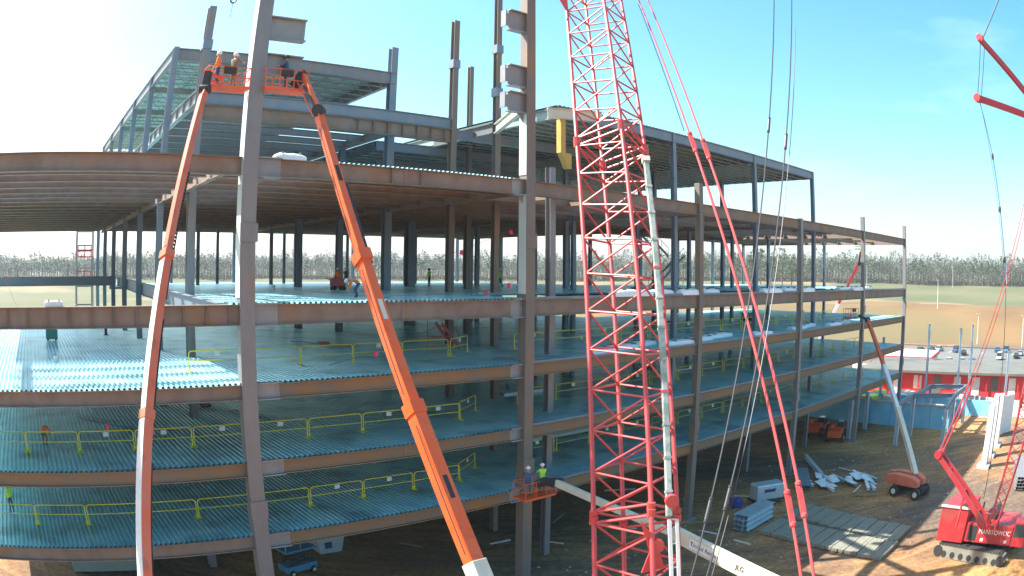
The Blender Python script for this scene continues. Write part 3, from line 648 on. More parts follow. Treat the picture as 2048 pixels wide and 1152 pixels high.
# the two big orange lifts whose baskets meet at the left column
L1 = lit('boom_lift', 'orange boom lift with a pale-sided mast and cable ladder, leftmost of the raised lifts', 'boom lifts')
a, b = Vector((-12.62, 20.08, 9.76)), Vector((-14.55, 31.1, 28.89)); dv = (b-a).normalized()
P1 = lambda t: a.lerp(b, t)
xa = dv.cross(Vector((0,0,1))).normalized(); za = xa.cross(dv).normalized(); FI = math.radians(48)
x1 = xa*math.cos(FI)-za*math.sin(FI); z1 = za*math.cos(FI)+xa*math.sin(FI)
def boomseg(p, q, w, h, m, parent, name, up=(0,0,1), w2=None, h2=None):
    o = MB(); o.bar(p, q, w, h, up, w2, h2); o.build(name, m, parent, bevel=.02)
foot1 = P1(-0.42)
boomseg(P1(-.42), P1(.28), .42, .50, 'salmon', L1, 'boom_section', z1); boomseg(P1(.255), P1(.585), .36, .44, 'salmon', L1, 'boom_section', z1); boomseg(P1(.56), P1(1.0), .29, .36, 'salmon', L1, 'boom_section', z1)
for t0, t1, w, h, m in ((-.42, .27, .42, .50, 'panelwhite'), (.285, .57, .36, .44, 'cream'), (.60, .98, .29, .36, 'salmon')):
    o = MB(); o.bar(P1(t0)-x1*(w/2+.012), P1(t1)-x1*(w/2+.012), .02, h*.96, z1); o.build('side_panel', m, L1)
for t in (.28, .585):
    o = MB(); o.bar(P1(t-.008), P1(t+.008), .48, .56, z1); o.build('section_collar', 'salmon', L1)
for t0, t1, off in ((-.3, .2, .25), (.50, .78, .20), (.30, .46, .22)):
    s1 = MB()
    for dx in (0, .12): s1.bar(P1(t0)+x1*(off+dx), P1(t1)+x1*(off+dx), .025, .10)
    n = 34
    for i in range(n): q = P1(t0+(t1-t0)*(i+.5)/n)+x1*off; s1.bar(q, q+x1*.12, .10, .09)
    s1.build('cable_track', 'dark', L1)['kind'] = 'stuff'
jb = bw(-1.75, -.35, 29.15)
o = MB(); o.bar(P1(1.0), P1(1.0)+Vector((.05,.1,.9)), .30, .36); o.cyl(P1(1.0), .26, .5, 14, 'x'); o.build('boom_head', 'dark', L1)
o = MB(); hd = P1(1.0)+Vector((.05,.1,.9))
for dz in (-.35, .0): o.bar(hd+Vector((0,0,dz)), Vector((jb.x-.2, jb.y, jb.z+.55+dz)), .10, .12)
o.build('jib_arm', 'orange', L1); basket(L1, jb, (UX, UY, 0), 2.3, 1.0); lift_base(L1, (foot1.x-.4, foot1.y-.8, 0), 1.4, 1.25)
L2 = lit('boom_lift', 'bright orange boom lift slanting across the middle bay', 'boom lifts')
a2, b2 = Vector((-1.20, 23.92, 10.19)), Vector((-9.05, 32.98, 27.54)); P2 = lambda t: a2.lerp(b2, t); dv2 = (b2-a2).normalized()
boomseg(P2(-.02), P2(.30), .52, .62, 'orange', L2, 'boom_section'); boomseg(P2(.27), P2(.62), .43, .52, 'orange', L2, 'boom_section'); boomseg(P2(.59), P2(1.0), .35, .42, 'orange', L2, 'boom_section')
boomseg(P2(-.5), P2(.005), .62, .74, 'cream', L2, 'base_section')
x2 = dv2.cross(Vector((0,0,1))).normalized()
for t in (.295, .615):
    o = MB(); o.bar(P2(t-.012), P2(t+.012), .60, .70); o.build('section_collar', 'orange', L2)
o = MB(); o.cyl(P2(-.03)-x2*.02, .10, .68, 12, 'x'); o.build('pivot_pin', 'dark', L2)
for t0, t1 in ((.05, .56), (.56, .80)):
    o = MB(); o.tube(P2(t0)+x2*.33, P2(t1)+x2*.30, .06, 6); o.build('hose_bundle', 'dark', L2)
o = MB()
for i in range(30): q = P2(.60+.2*i/30)+x2*.33; o.bar(q, q+dv2*.12, .12, .16)
o.build('cable_track', 'rope', L2)['kind'] = 'stuff'
jb2 = bw(1.45, -.35, 29.3); hub = b2+Vector((-.05, 0, .25)); je = Vector((jb2.x+.95, jb2.y+.35, jb2.z+1.0))
o = MB(); o.cyl(hub, .30, .5, 16, 'y'); o.build('jib_knuckle', 'dark', L2); o = MB(); o.cyl(je, .18, .4, 12, 'y'); o.build('jib_pin', 'dark', L2)
o = MB(); o.bar(hub, je, .22, .28); o.tube(hub-x2*.0+Vector((-.25,0,-.25)), je+Vector((-.35,0,-.3)), .05, 6); o.build('jib_arm', 'orange', L2, bevel=.02)
o = MB(); o.tube(hub+Vector((-.1,-.1,.05)), hub.lerp(je, .7)+Vector((-.18,-.1,-.1)), .07, 8); o.build('jib_cylinder', 'rope', L2)
o = MB(); o.bar(je, Vector((jb2.x+.5, jb2.y+.3, jb2.z+.3)), .3, .5); o.build('basket_bracket', 'dark', L2)
basket(L2, jb2, (UX, UY, 0), 2.4, 1.0); f2 = P2(-.5); lift_base(L2, (f2.x+.3, f2.y-.5, 0), -.9, 1.25)
# the cream lift carrying two workers to the second column
L3 = lit('boom_lift', 'cream boom lift with a white sign on its boom and two workers in the basket', 'boom lifts')
b3 = Vector((2.62, 41.2, 8.28)); m3 = Vector((8.96, 36.94, 6.32)); a3 = Vector((12.61, 31.42, 5.38))
kn = b3+Vector((-.25,.45,.0))
boomseg(m3+(m3-b3).normalized()*.6, b3, .30, .40, 'cream', L3, 'boom_section')
d3 = (a3-m3).normalized(); far3 = a3+d3*7.5
boomseg(m3-d3*.2, far3, .32, .86, 'cream', L3, 'base_section', w2=.36, h2=.95)
y3 = Vector((-d3.y, d3.x, 0)).normalized()
if y3.dot(Vector((0,-1,0))) < 0: y3 = -y3
o = MB(); o.cyl(m3+d3*.15+y3*.0, .13, .56, 12, 'y'); o.build('pivot_pin', 'dark', L3)
up3 = Vector((0,0,1)); up3 = (up3 - d3*d3.dot(up3)).normalized(); nrm = d3.cross(up3).normalized()
if nrm.dot(Vector((0,-1,0))) < 0: nrm = -nrm
def sidemtx(c, right, up):
    n = right.cross(up); m = Matrix((right, up, n)).transposed().to_4x4(); m.translation = c; return m
sc = m3 + d3*2.3 + nrm*.172
o = MB(); rr = d3
o.add([sc+rr*x+up3*z+nrm*t for t in (0,.02) for x, z in ((-1.05,-.27),(1.05,-.27),(1.05,.27),(-1.05,.27))], [(0,3,2,1),(4,5,6,7),(0,1,5,4),(1,2,6,5),(2,3,7,6),(3,0,4,7)])
sg = o.build('rental_sign', 'white', L3)
letters('United Rentals', sg, .34, 'navy', sidemtx(sc+nrm*.026+rr*.12, rr, up3)); 
o = MB(); o.bar(sc-rr*.86-up3*.05+nrm*.024, sc-rr*.86+up3*.14+nrm*.024, .04, .04); o.bar(sc-rr*.95+up3*.12+nrm*.024, sc-rr*.80+up3*.12+nrm*.024, .03, .05); o.build('sign_emblem', 'navy', sg)
letters('JLG', L3, .40, 'dark', sidemtx(m3+d3*5.0+nrm*.182, rr, up3))
o = MB(); o.cyl(kn+Vector((.35,-.3,-.05)), .30, .7, 14, 'x'); o.bar(kn+Vector((.3,-.2,-.1)), kn+Vector((-.5,.2,-.1)), .5, .42); o.build('jib_knuckle', 'dark', L3, bevel=.04)
bk3 = Vector((1.45, 42.0, 7.15)); BK3 = basket(L3, bk3, (UX, UY, 0), 2.4, 1.1); lift_base(L3, (far3.x+1.2, far3.y-1.2, 0), 2.0, 1.2, 'cream')
# the far orange and white lift at the right-hand end
L4 = lit('boom_lift', 'orange and white boom lift parked below the right end of the frame', 'boom lifts')
a4, b4 = Vector((37.9, 56.0, 1.9)), Vector((41.7, 77.3, 15.3)); P4 = lambda t: a4.lerp(b4, t)
boomseg(P4(0), P4(.38), .50, .60, 'cream', L4, 'base_section'); boomseg(P4(.36), P4(.66), .44, .52, 'white', L4, 'boom_section'); boomseg(P4(.60), P4(1), .38, .46, 'orange', L4, 'boom_section')
o = MB(); o.cyl(b4, .3, .6, 12, 'x'); o.bar(b4, b4+Vector((-1.2,.3,.5)), .2, .3); o.build('jib_knuckle', 'dark', L4)
basket(L4, b4+Vector((-2.4,.2,.2)), (UX, UY, 0), 2.4, 1.1, m='crane2'); lift_base(L4, (37.4, 56.0, 0), math.radians(-60), 1.02, 'salmon')
# the lift standing behind the building
L5 = lit('boom_lift', 'red boom lift far behind the frame, seen through its right end', 'boom lifts')
a5, b5 = Vector((59.3, 126.5, 12.0)), Vector((64.5, 124.0, 22.8)); ft = a5-(b5-a5)*.95
boomseg(ft, a5.lerp(b5,.3), .62, .7, 'white', L5, 'base_section'); boomseg(a5.lerp(b5,.3), b5, .52, .6, 'crane2', L5, 'boom_section')
o = MB(); o.cyl(b5, .4, .8, 12, 'y'); o.bar(b5, b5+Vector((.5,0,2.2)), .3, .35); o.build('jib_knuckle', 'dark', L5)
basket(L5, b5+Vector((.2,0,2.6)), (1,0,0), 2.6, 1.1, m='greenpipe'); lift_base(L5, (ft.x, ft.y, 0), .4, 1.3)

# ------------------------------------------------------------------ the smaller red crawler crane on the right
C2 = empty('crawler_crane', (35.2, 38.6, 0), math.radians(-60), label='small red crawler crane with tracks parked at the right edge', cat='crane')
for sy in (-2.1, 2.1):
    tr = MB(); pr = [(-3.9,.5),(-3.6,.12),(-3.2,0),(3.2,0),(3.6,.12),(3.9,.5),(3.6,.95),(3.2,1.05),(-3.2,1.05),(-3.6,.95)]
    tr.add([(x, sy-.42, z) for x, z in pr]+[(x, sy+.42, z) for x, z in pr], [tuple(range(10))[::-1], tuple(range(10, 20))]+[(i,(i+1)%10,10+(i+1)%10,10+i) for i in range(10)])
    tk = tr.build('track', 'timber', C2)
    sh = MB()
    for i in range(24): x = -3.3+6.6*i/23; sh.box(x-.10, x+.10, sy-.46, sy+.46, 1.05, 1.10); sh.box(x-.10, x+.10, sy-.46, sy+.46, -.02, .02)
    tag(sh.build('track_shoe', 'dark', tk), kind='stuff')
    rl = MB()
    for i in range(7): rl.cyl((-2.7+.9*i, sy, .35), .26, .92, 14, 'y')
    rl.cyl((-3.35, sy, .52), .46, .94, 16, 'y'); rl.cyl((3.35, sy, .52), .46, .94, 16, 'y'); rl.build('roller', 'dark', tk)['kind'] = 'stuff'
o = MB(); o.box(-1.4, 1.4, -1.7, 1.7, .45, .95); o.cyl((0,0,1.15), 1.2, .5, 24); o.build('carbody', 'dark', C2)
hs = bpy.data.objects.new('house', None); COL.objects.link(hs); hs.parent = C2; hs.location = (0,0,1.35); hs.rotation_euler = (0,0,math.radians(6))
o = MB(); o.box(-1.5, 3.4, -1.75, 1.75, 0, 1.55); o.build('machinery_cover', 'crane2', hs, bevel=.05)
o = MB(); o.box(-4.2, -1.52, -1.9, 1.9, -.15, 2.6); o.build('counterweight', 'crane2', hs, bevel=.08)
o = MB(); o.box(3.42, 4.9, -1.7, -.35, -.1, 1.95); o.build('cab', 'crane2', hs, bevel=.1)
o = MB(); o.box(3.55, 4.8, -1.72, -1.69, .75, 1.75); o.box(4.89, 4.92, -1.6, -.45, .6, 1.8); o.build('cab_glass', 'glass', hs)
o = MB(); o.box(-1.2, -.3, -1.78, -1.74, .2, 1.35); o.build('side_grille', 'dark', hs)
letters('MANITOWOC', hs, .52, 'white', sidemtx(Vector((1.55,-1.765,.95)), Vector((1,0,0)), Vector((0,0,1))))
def c2(p): 
    q = Vector(p)-Vector((35.2, 38.6, 0)); a = math.radians(60); return Vector((q.x*math.cos(a)-q.y*math.sin(a), q.x*math.sin(a)+q.y*math.cos(a), q.z))
o = MB()
for k in (-.6, .6):
    o.bar(c2((33.9, 36.9, 3.0))+Vector((0,k,0)), c2((29.9, 41.0, 8.1))+Vector((0,k*.5,0)), .26, .36)
for t in (.2, .5, .8): q = c2((33.9, 36.9, 3.0)).lerp(c2((29.9, 41.0, 8.1)), t); o.bar(q-Vector((0,.5,0)), q+Vector((0,.5,0)), .12, .12)
o.bar(c2((31.5, 38.6, 2.9)), c2((31.9, 38.9, 5.5)), .16, .2); o.build('mast', 'crane2', C2)
o = MB(); o.cyl(c2((29.9, 41.0, 8.15)), .32, .9, 14, 'y'); o.build('mast_sheave', 'crane2', C2)
b_top = Vector((37.9, 38.0, 14.3)); b_foot = Vector((34.0, 36.2, 3.0)); bd = (b_top-b_foot)
lattice(C2, c2(b_foot), c2(b_foot+bd*.75), .55, .95, .5, 1.5, .07, .035, 'crane2'); lattice(C2, c2(b_foot+bd*.76), c2(b_foot+bd*3.2), .95, .95, .5, 1.6, .07, .035, 'crane2')
mt = Vector((29.9, 41.0, 8.1)); pt_ = Vector((36.3, 41.3, 20.3)); tip = Vector((42.0, 41.5, 31.0))
for k in (-.25, .25):
    q = Vector((0, k, 0)); rod('pendant_bar', C2, c2(mt+q), c2(mt.lerp(pt_,.42)+q), .07, 'crane2', 6); rod('boom_rope', C2, c2(mt.lerp(pt_,.42)+q), c2(tip+q), .035, 'crane2', 5)
for i, (p, q) in enumerate((((34.24, 39.14, 38.22), (44.0, 38.6, 31.5)), ((34.01, 41.08, 33.74), (44.0, 38.6, 32.6)))):
    j = MB(); j.bar(c2(p), c2(q), .34, .52); j.cyl(c2(Vector(p)+Vector((.2,0,0))), .36, .5, 14, 'y'); j.build('jib_strut', 'crane2', C2, bevel=.03)
for p, q, r in (((34.6, 39.0, 38.2), (38.0, 34.0, 45.0), .05), ((34.5, 39.3, 38.0), (34.2, 41.0, 33.9), .03), ((34.9, 39.2, 37.9), (34.6, 41.0, 33.8), .03), ((34.35, 41.0, 33.5), (35.26, 41.19, 29.52), .03), ((35.26, 41.19, 29.52), (36.3, 41.3, 20.3), .05), ((34.4, 41.0, 33.5), (36.1, 41.3, 20.5), .02), ((36.3, 41.3, 20.3), (35.4, 40.0, 4.0), .03)):
    rod('hoist_rope', C2, c2(p), c2(q), r, 'blue' if r == .05 and q[2] < 25 else 'rope', 6)
for p in ((35.26, 41.19, 29.4), (35.7, 41.25, 25.5), (36.15, 41.3, 21.8)):
    o = MB(); o.ball(c2(p), .13, 8, sz=2.2); o.build('rope_socket', 'rope', C2)
# boom of a further crane that hangs a hook above the left roof
HK = empty('crane_hook', (-13.9, 33.9, 30), 0, label='hook block hanging on a wire above the left roof', cat='hook')
hp = Vector((-14.55, 33.2, 34.5)); o = MB(); o.tube(hp-HK.location+Vector((0,0,.9)), hp-HK.location+Vector((.6,.6,12)), .04, 6); o.build('wire', 'rope', HK)
o = MB(); q = hp-HK.location; o.ball(q+Vector((0,0,.7)), .16, 8, sz=1.6); o.tube(q+Vector((0,0,.5)), q+Vector((0,0,.1)), .07, 6)
for i in range(7):
    t0, t1 = PI*.5-i*PI*.22, PI*.5-(i+1)*PI*.22; o.tube(q+Vector((.18*math.cos(t0),0,-.1+.18*math.sin(t0))), q+Vector((.18*math.cos(t1),0,-.1+.18*math.sin(t1))), .05, 6)
o.build('hook', 'rope', HK); o = MB(); o.tube(q+Vector((0,0,-.3)), q+Vector((-.05,0,-1.2)), .015, 5); o.build('tag_line', 'rope', HK)

# ------------------------------------------------------------------ yellow guardrail panels on the decks
def rail_proto():
    t = empty('guardrail', (0,0,0)); W, Hh, r = 3.5, 1.10, 0.034
    f = MB(); pts = [(0,0,0.03),(0,0,Hh-.16),(.05,0,Hh-.05),(.16,0,Hh),(W-.16,0,Hh),(W-.05,0,Hh-.05),(W,0,Hh-.16),(W,0,0.03)]; f.path(pts, r, 6); f.build('rail_frame', 'yellow', t)
    m = MB(); m.tube((0,0,.55), (W,0,.55), r*.85, 6); m.build('mid_rail', 'yellow', t)
    for x in (0, W):
        b = MB(); b.box(x-.14, x+.14, -.28, .28, 0, .03); b.box(x-.04, x+.04, -.05, .05, .03, .22); b.build('base_plate', 'yellow', t)
    return t
RAIL = rail_proto(); first_rail = [True]
def rail(u, v, z, label, yaw=0.0, sign=False, L=1.0):
    o = RAIL if first_rail[0] else copy_tree(RAIL); first_rail[0] = False
    o.location = bw(u, v, z+.09); o.rotation_euler = (0,0,ANG+yaw); o.scale = (L,1,1); tag(o, label, 'guardrail', 'yellow guardrail panels along the deck edges')
    if sign: s_ = MB(); s_.box(1.6, 1.95, -.05, -.035, .80, 1.05); s_.build('notice', 'white', o)
rng = random.Random(5)
deckname = {Z1: 'lowest deck', Z2: 'second deck up', Z3: 'third deck up'}
for z, v0, us in ((Z1, 3.5, [-20.6+3.62*k for k in range(10)]), (Z2, 3.8, [-20.3+3.62*k for k in range(10)]), (Z3, 5.0, [-1.9+3.6*k for k in range(5)])):
    for i, u in enumerate(us):
        if u < -17.5: continue
        rail(u, v0 + (.25 if z == Z3 else 0)*i*.4, z, 'yellow guardrail panel, %s from the left on the %s, left bay' % (ORD[i - sum(1 for q in us if q < -17.5)], deckname[z]), sign=rng.random() < .55)
    ue = us[-1]+3.62
    rail(ue, v0+.3, z, 'yellow guardrail panel turned inward, last on the %s before the second column' % deckname[z], math.radians(34), True, .95)
for z, v0, n in ((Z1, 6.0, 17), (Z2, 6.2, 17), (Z3, 6.6, 14)):
    for i in range(n):
        rail(22.6+3.75*i, v0-.05*i, z, 'yellow guardrail panel, %s from the second column on the %s, right wing' % (ORD[i], deckname[z]), sign=rng.random() < .4)
# red stair and frame by the second column on the third deck
st = empty('access_stair', bw(17.6, 8.4, Z3+.09), ANG, label='small red access stair beside the second column on the third deck up', cat='stairs')
for k in (0, .8): o = MB(); o.bar((0, k, 1.9), (1.5, k, .1), .05, .2); o.build('stringer', 'crane2', st)
for i in range(6): o = MB(); o.box(.1+.24*i, .34+.24*i, .03, .77, 1.62-.3*i, 1.67-.3*i); o.build('tread', 'crane2', st)
o = MB(); o.path([(0,0,1.9),(0,0,2.8),(-1.2,0,2.8),(-1.2,0,.0)], .03); o.path([(-1.2,0,1.0),(0,0,1.0)], .03); o.path([(1.5,0,0),(1.5,0,1.0),(0,0,2.8)], .03); o.build('handrail', 'crane2', st)

# ------------------------------------------------------------------ flag lines, bundles and boxes on the decks
def flagline(p, q, flags, label):
    p = Vector(p); q = Vector(q); t = empty('flag_line', p, 0, label=label, cat='safety line', group='safety lines with pink flags')
    d = q-p; pts = [d*k/8 - Vector((0,0,.18*math.sin(PI*k/8))) for k in range(9)]
    o = MB(); o.path(pts, .012, 5); o.build('wire', 'rope', t)
    for f in flags:
        c = d*f - Vector((0,0,.18*math.sin(PI*f))); o = MB(); o.add([c, c+Vector((.16,.03,.02)), c+Vector((.20,.02,-.22)), c+Vector((.06,-.05,-.30)), c+Vector((-.04,.04,-.18))], [(0,1,2,3,4)]); 
        o.ball(c+Vector((.05,0,-.10)), .09, 6); o.build('flag', 'pink', t)
flagline(bw(18, .3, 23.2), bw(13.5, 6, 20.6), (.12, .55), 'wire with two pink flags running down to the left from the second column')
flagline(bw(18, .3, 20.0), bw(14.5, 1.5, 19.0), (.28, .66), 'low wire with two pink flags by the second column on the fourth deck')
flagline(bw(12, .4, 17.3), bw(5.6, 2.0, 15.2), (.6,), 'wire with one pink flag under the fourth floor beam, middle bay')
flagline(bw(-9.5, 3.0, 12.9), bw(-3.6, 2.0, 12.2), (.3, .75), 'wire with two red flags above the second deck, beside the left lift')
flagline(bw(-17, 40, 22.5), bw(-13, 20, 17.0), (.45,), 'wire with a pink flag across the open well at far left')
def wrap_bundle(u, v, z, L, w, h, label, yaw=0, m='wrap'):
    rnd = random.Random(int(u*10+z)); t = empty('wrapped_bundle', bw(u, v, z), ANG+yaw, label=label, cat='bundle', group='white wrapped bundles on the deck edges')
    n = 7; vs = []; fs = []
    for i in range(n+1):
        s = 1 - .12*rnd.random() - (.25 if i in (0, n) else 0)
        vs += [(L*i/n-L/2, -w/2*s, 0), (L*i/n-L/2, -w/2*s*.9, h*s*.75), (L*i/n-L/2, -w*.1, h*s), (L*i/n-L/2, w/2*s*.8, h*s*.85), (L*i/n-L/2, w/2*s, 0)]
    for i in range(n):
        for k in range(4): fs.append((i*5+k, i*5+k+1, (i+1)*5+k+1, (i+1)*5+k))
    fs += [(0,1,2,3,4), tuple(n*5+k for k in (4,3,2,1,0))]
    o = MB(); o.add(vs, fs); o.build('wrap_sheet', m, t)
    for x in (-L*.28, L*.28): o = MB(); o.box(x-.03, x+.03, -w*.52, w*.52, h*.86, h*1.02); o.build('strap', 'rope', t)
for i, (u, L) in enumerate(((28, 4.2), (31.8, 2.4), (35.0, 2.8), (38.2, 2.4), (48.2, 3.6), (52.4, 2.6), (56, 3.0), (66.5, 3.2), (70.4, 3.6), (74.6, 2.4))):
    wrap_bundle(u, .25+.3*(i % 2), Z4+.02, L, 1.0, .52, 'white wrapped bundle, %s from the second column on the fourth floor edge beam' % ORD[i])
for i, (u, L) in enumerate(((25.5, 1.6), (28.5, 2.4), (32, 1.8), (34.6, 2.8), (38.5, 2.0), (42.3, 3.4), (47.5, 2.2), (56.5, 2.6), (60.6, 2.6), (64.5, 2.2), (69, 2.4))):
    wrap_bundle(u, .75+.8*(i % 3), Z3+.09, L*1.35, 1.1, .40, 'white bundle standing in for sunlit deck, %s from the second column on the third deck edge' % ORD[i], yaw=.1*(i % 3-1))  # bundles added to whiten the deck edge where sun falls
wrap_bundle(2.6, .9, Z5+.02, 1.8, .8, .5, 'white bundle of fittings on the fifth floor beam beside the left column')
wrap_bundle(-10.6, .1, Z4+.02, 1.1, .35, .30, 'white box bundle on the fourth floor beam at far left', m='white')
def bar_bundle(loc, yaw, L, nx, nz, w, h, label, m='skyblue', group=None):
    t = empty('steel_bundle', loc, yaw, label=label, cat='steel', group=group)
    me = MB().ibeam((-L/2,0,h), (L/2,0,h), w*.94, h*.96, .03, .025).mesh('stock_beam', m)
    for i in range(nx):
        for k in range(nz): share('stock_beam', me, t, (random.uniform(-.12,.12), (i-nx/2+.5)*w, .12+k*h))
    for x in (-L*.3, L*.3): o = MB(); o.box(x-.07, x+.07, -nx*w*.55, nx*w*.55, 0, .12); o.build('dunnage', 'timber', t)
    return t
bar_bundle(bw(30.5, 9.5, Z1+.09), ANG, 9, 4, 1, .3, .3, 'long pale steel bundle lying on the lowest deck behind the red boom')
bar_bundle(bw(25.5, 9.0, Z2+.09), ANG, 4, 3, 1, .3, .28, 'pale steel bundle on the second deck just right of the second column')
bar_bundle(bw(46.0, 9.0, Z2+.09), ANG, 3.4, 3, 1, .3, .22, 'short pale steel bundle on the second deck beside the third column')
# boxes, studs and posts on the third deck, far left
bx = empty('gang_box', bw(-10, 25.2, Z3+.09), ANG, label='dark green gang box standing on the third deck at far left', cat='box')
o = MB(); o.box(-.6, .6, -.5, .5, .1, 1.25); o.build('body', 'green', bx, bevel=.04); o = MB(); o.box(-.65, .65, -.55, .55, 1.25, 1.36); o.build('lid', 'green', bx, bevel=.03); o = MB(); o.box(-.5, -.3, -.4, .4, 0, .1); o.box(.3, .5, -.4, .4, 0, .1); o.build('skid', 'dark', bx)
pb = empty('deck_post', bw(-4.1, 29, Z3+.09), ANG, label='short black post standing on the third deck under the fourth floor beam', cat='post')
o = MB(); o.cyl((0,0,.6), .14, 1.2, 10); o.build('shaft', 'dark', pb); o = MB(); o.box(-.25, .25, -.25, .25, 0, .05); o.build('base_plate', 'dark', pb)

# ------------------------------------------------------------------ workers
def worker(loc, yaw, vest, trousers, label, pose='stand', helmet='helmet'):
    J = {'pelvis': (0,0,.95), 'waist': (0,.0,1.1), 'chest': (0,.0,1.36), 'neck': (0,.0,1.52), 'head': (0,.02,1.64), 'top': (0,.02,1.76)}
    arms = {s: [(s*.19,0,1.45), (s*.27,.02,1.17), (s*.26,.14,.93), (s*.25,.20,.85)] for s in (-1, 1)}
    legs = {s: [(s*.10,0,.92), (s*.12,.03,.50), (s*.13,0,.08), (s*.14,.16,.04)] for s in (-1, 1)}
    if pose == 'reach':
        arms[1] = [(.19,0,1.45), (.28,.20,1.30), (.20,.45,1.38), (.18,.54,1.40)]; arms[-1] = [(-.19,0,1.45), (-.28,.18,1.25), (-.16,.42,1.22), (-.14,.50,1.22)]
    if pose == 'bend':
        J = {'pelvis': (0,-.15,.82), 'waist': (0,-.02,.95), 'chest': (0,.22,1.05), 'neck': (0,.40,1.05), 'head': (0,.52,1.02), 'top': (0,.63,.98)}
        arms = {s: [(s*.19,.30,1.03), (s*.24,.38,.75), (s*.18,.50,.52), (s*.16,.54,.42)] for s in (-1, 1)}
        legs = {s: [(s*.10,-.15,.80), (s*.14,.08,.46), (s*.13,-.06,.08), (s*.14,.10,.04)] for s in (-1, 1)}
    if pose == 'stride':
        legs = {1: [(.10,0,.92), (.11,.18,.52), (.11,.20,.08), (.12,.36,.05)], -1: [(-.10,0,.92), (-.11,-.02,.50), (-.11,-.28,.12), (-.12,-.14,.05)]}
    vs = []; es = []; rad = []
    def V(p, r, prev=None):
        vs.append(p); rad.append(r); 
        if prev is not None: es.append((prev, len(vs)-1))
        return len(vs)-1
    pe = V(J['pelvis'], .15); wa = V(J['waist'], .14, pe); ch = V(J['chest'], .18, wa); ne = V(J['neck'], .065, ch); he = V(J['head'], .10, ne); V(J['top'], .085, he)
    for s in (-1, 1):
        p = ch
        for q, r in zip(arms[s], (.085, .062, .048, .042)): p = V(q, r, p)
        hand = Vector(arms[s][-1]); dirn = (hand-Vector(arms[s][-2])).normalized()
        for k, (dx, L) in enumerate(((-.035,.075), (-.012,.09), (.012,.085), (.034,.07))):
            f1 = hand+dirn*.05+Vector((dx,.0,0)); j1 = V(tuple(f1), .011, p); V(tuple(f1+dirn*L+Vector((0,.015,0))), .009, j1)
        V(tuple(hand+Vector((-s*.05,.03,-.01))), .012, p)
        p = pe
        for q, r in zip(legs[s], (.105, .075, .055, .05)): p = V(q, r, p)
    me = bpy.data.meshes.new('body'); me.from_pydata(vs, es, []); me.update()
    o = bpy.data.objects.new('body', me); COL.objects.link(o)
    sk = o.modifiers.new('skin', 'SKIN'); sb = o.modifiers.new('sub', 'SUBSURF'); sb.levels = 1; sb.render_levels = 1
    for i, d in enumerate(me.skin_vertices[0].data): d.radius = (rad[i], rad[i]); d.use_root = (i == 0)
    dg = bpy.context.evaluated_depsgraph_get(); me2 = bpy.data.meshes.new_from_object(o.evaluated_get(dg)); bpy.data.objects.remove(o)
    me2.name = 'body'; me2.materials.clear()
    for m in (vest, trousers, 'skin', 'dark'): me2.materials.append(M[m])
    hd = Vector(J['head']); pv = Vector(J['pelvis']); hands = [Vector(arms[s][3]) for s in (-1, 1)]
    for p in me2.polygons:
        c = p.center; p.use_smooth = True
        if (c-hd).length < .17 or min((c-h).length for h in hands) < .15: k = 2
        elif c.z < .13: k = 3
        elif c.z < pv.z+.03 and min(abs(c.x), 1) < .24 and (pose != 'bend' or c.y < .2): k = 1
        else: k = 0
        p.material_index = k
    t = empty('person', loc, yaw, label=label, cat='person', group='construction workers')
    b = bpy.data.objects.new('body', me2); COL.objects.link(b); b.parent = t
    top = Vector(J['top']); fw = Vector((0,1,0)) if pose != 'bend' else Vector((0,.35,-.94)); upv = Vector((0,0,1)) if pose != 'bend' else Vector((0,.94,.35))
    h = MB(); h.ball((0,0,0), .135, 12, 1, 1.15, .85); h.tube((0,.02,-.03), (0,.03,-.015), .165, 14)
    hh = h.build('hard_hat', helmet, t, tuple(top+upv*.0), smooth=True); 
    if pose == 'bend': hh.rotation_euler = (math.radians(-70),0,0)
    nz = MB(); f0 = hd+fw*.105
    nz.ball(tuple(f0+upv*-.005), .018, 6, 1, 1.3, 1.4)
    for s in (-1, 1): nz.ball((f0.x+s*.035, f0.y-.012, f0.z+.03), .012, 6); nz.ball((s*.105, hd.y, hd.z), .022, 6, .5, 1, 1.4)
    nz.box(f0.x-.025, f0.x+.025, f0.y-.012, f0.y-.002, f0.z-.055, f0.z-.047); nz.build('face', 'skin', t)['kind'] = 'stuff'
    return t
worker(bw(17.9, 25.6, Z4+.09), ANG+2.2, 'ovest', 'denim', 'worker in an orange vest standing on the fourth deck by the middle columns', 'stride')
worker(bw(8.6, 4.3, Z4+.09), ANG+1.3, 'ovest', 'denim', 'worker bending over the fourth deck edge beside the slanting orange boom', 'bend')
worker(bw(22.5, 33, Z4+.09), ANG+2.8, 'brownwear', 'denim', 'worker in brown clothes standing on the fourth deck behind the slanting orange boom', 'reach')
worker(bw(31.5, 31.0, Z4+.09), ANG+.4, 'lime', 'denim', 'worker in a lime vest and dark hat standing on the open fourth deck', 'stand', 'dark')
worker(bw(34.5, 23, Z4+.09), ANG+1.0, 'lime', 'denim', 'worker in a lime vest striding on the fourth deck near the tall thin post', 'stride')
worker(bw(73.0, 22.5, Z3+.09), ANG+2, 'lime', 'denim', 'worker in a lime vest alone on the third deck of the right wing', 'stand')
worker(bw(-15.3, 5.2, Z1+.09), ANG+.5, 'lime', 'denim', 'worker in a lime vest behind the lowest guardrail at far left', 'stand')
worker(bw(-11.8, 5.2, Z2+.09), ANG-.5, 'ovest', 'brownwear', 'worker in an orange vest behind the second deck guardrail at far left', 'bend')
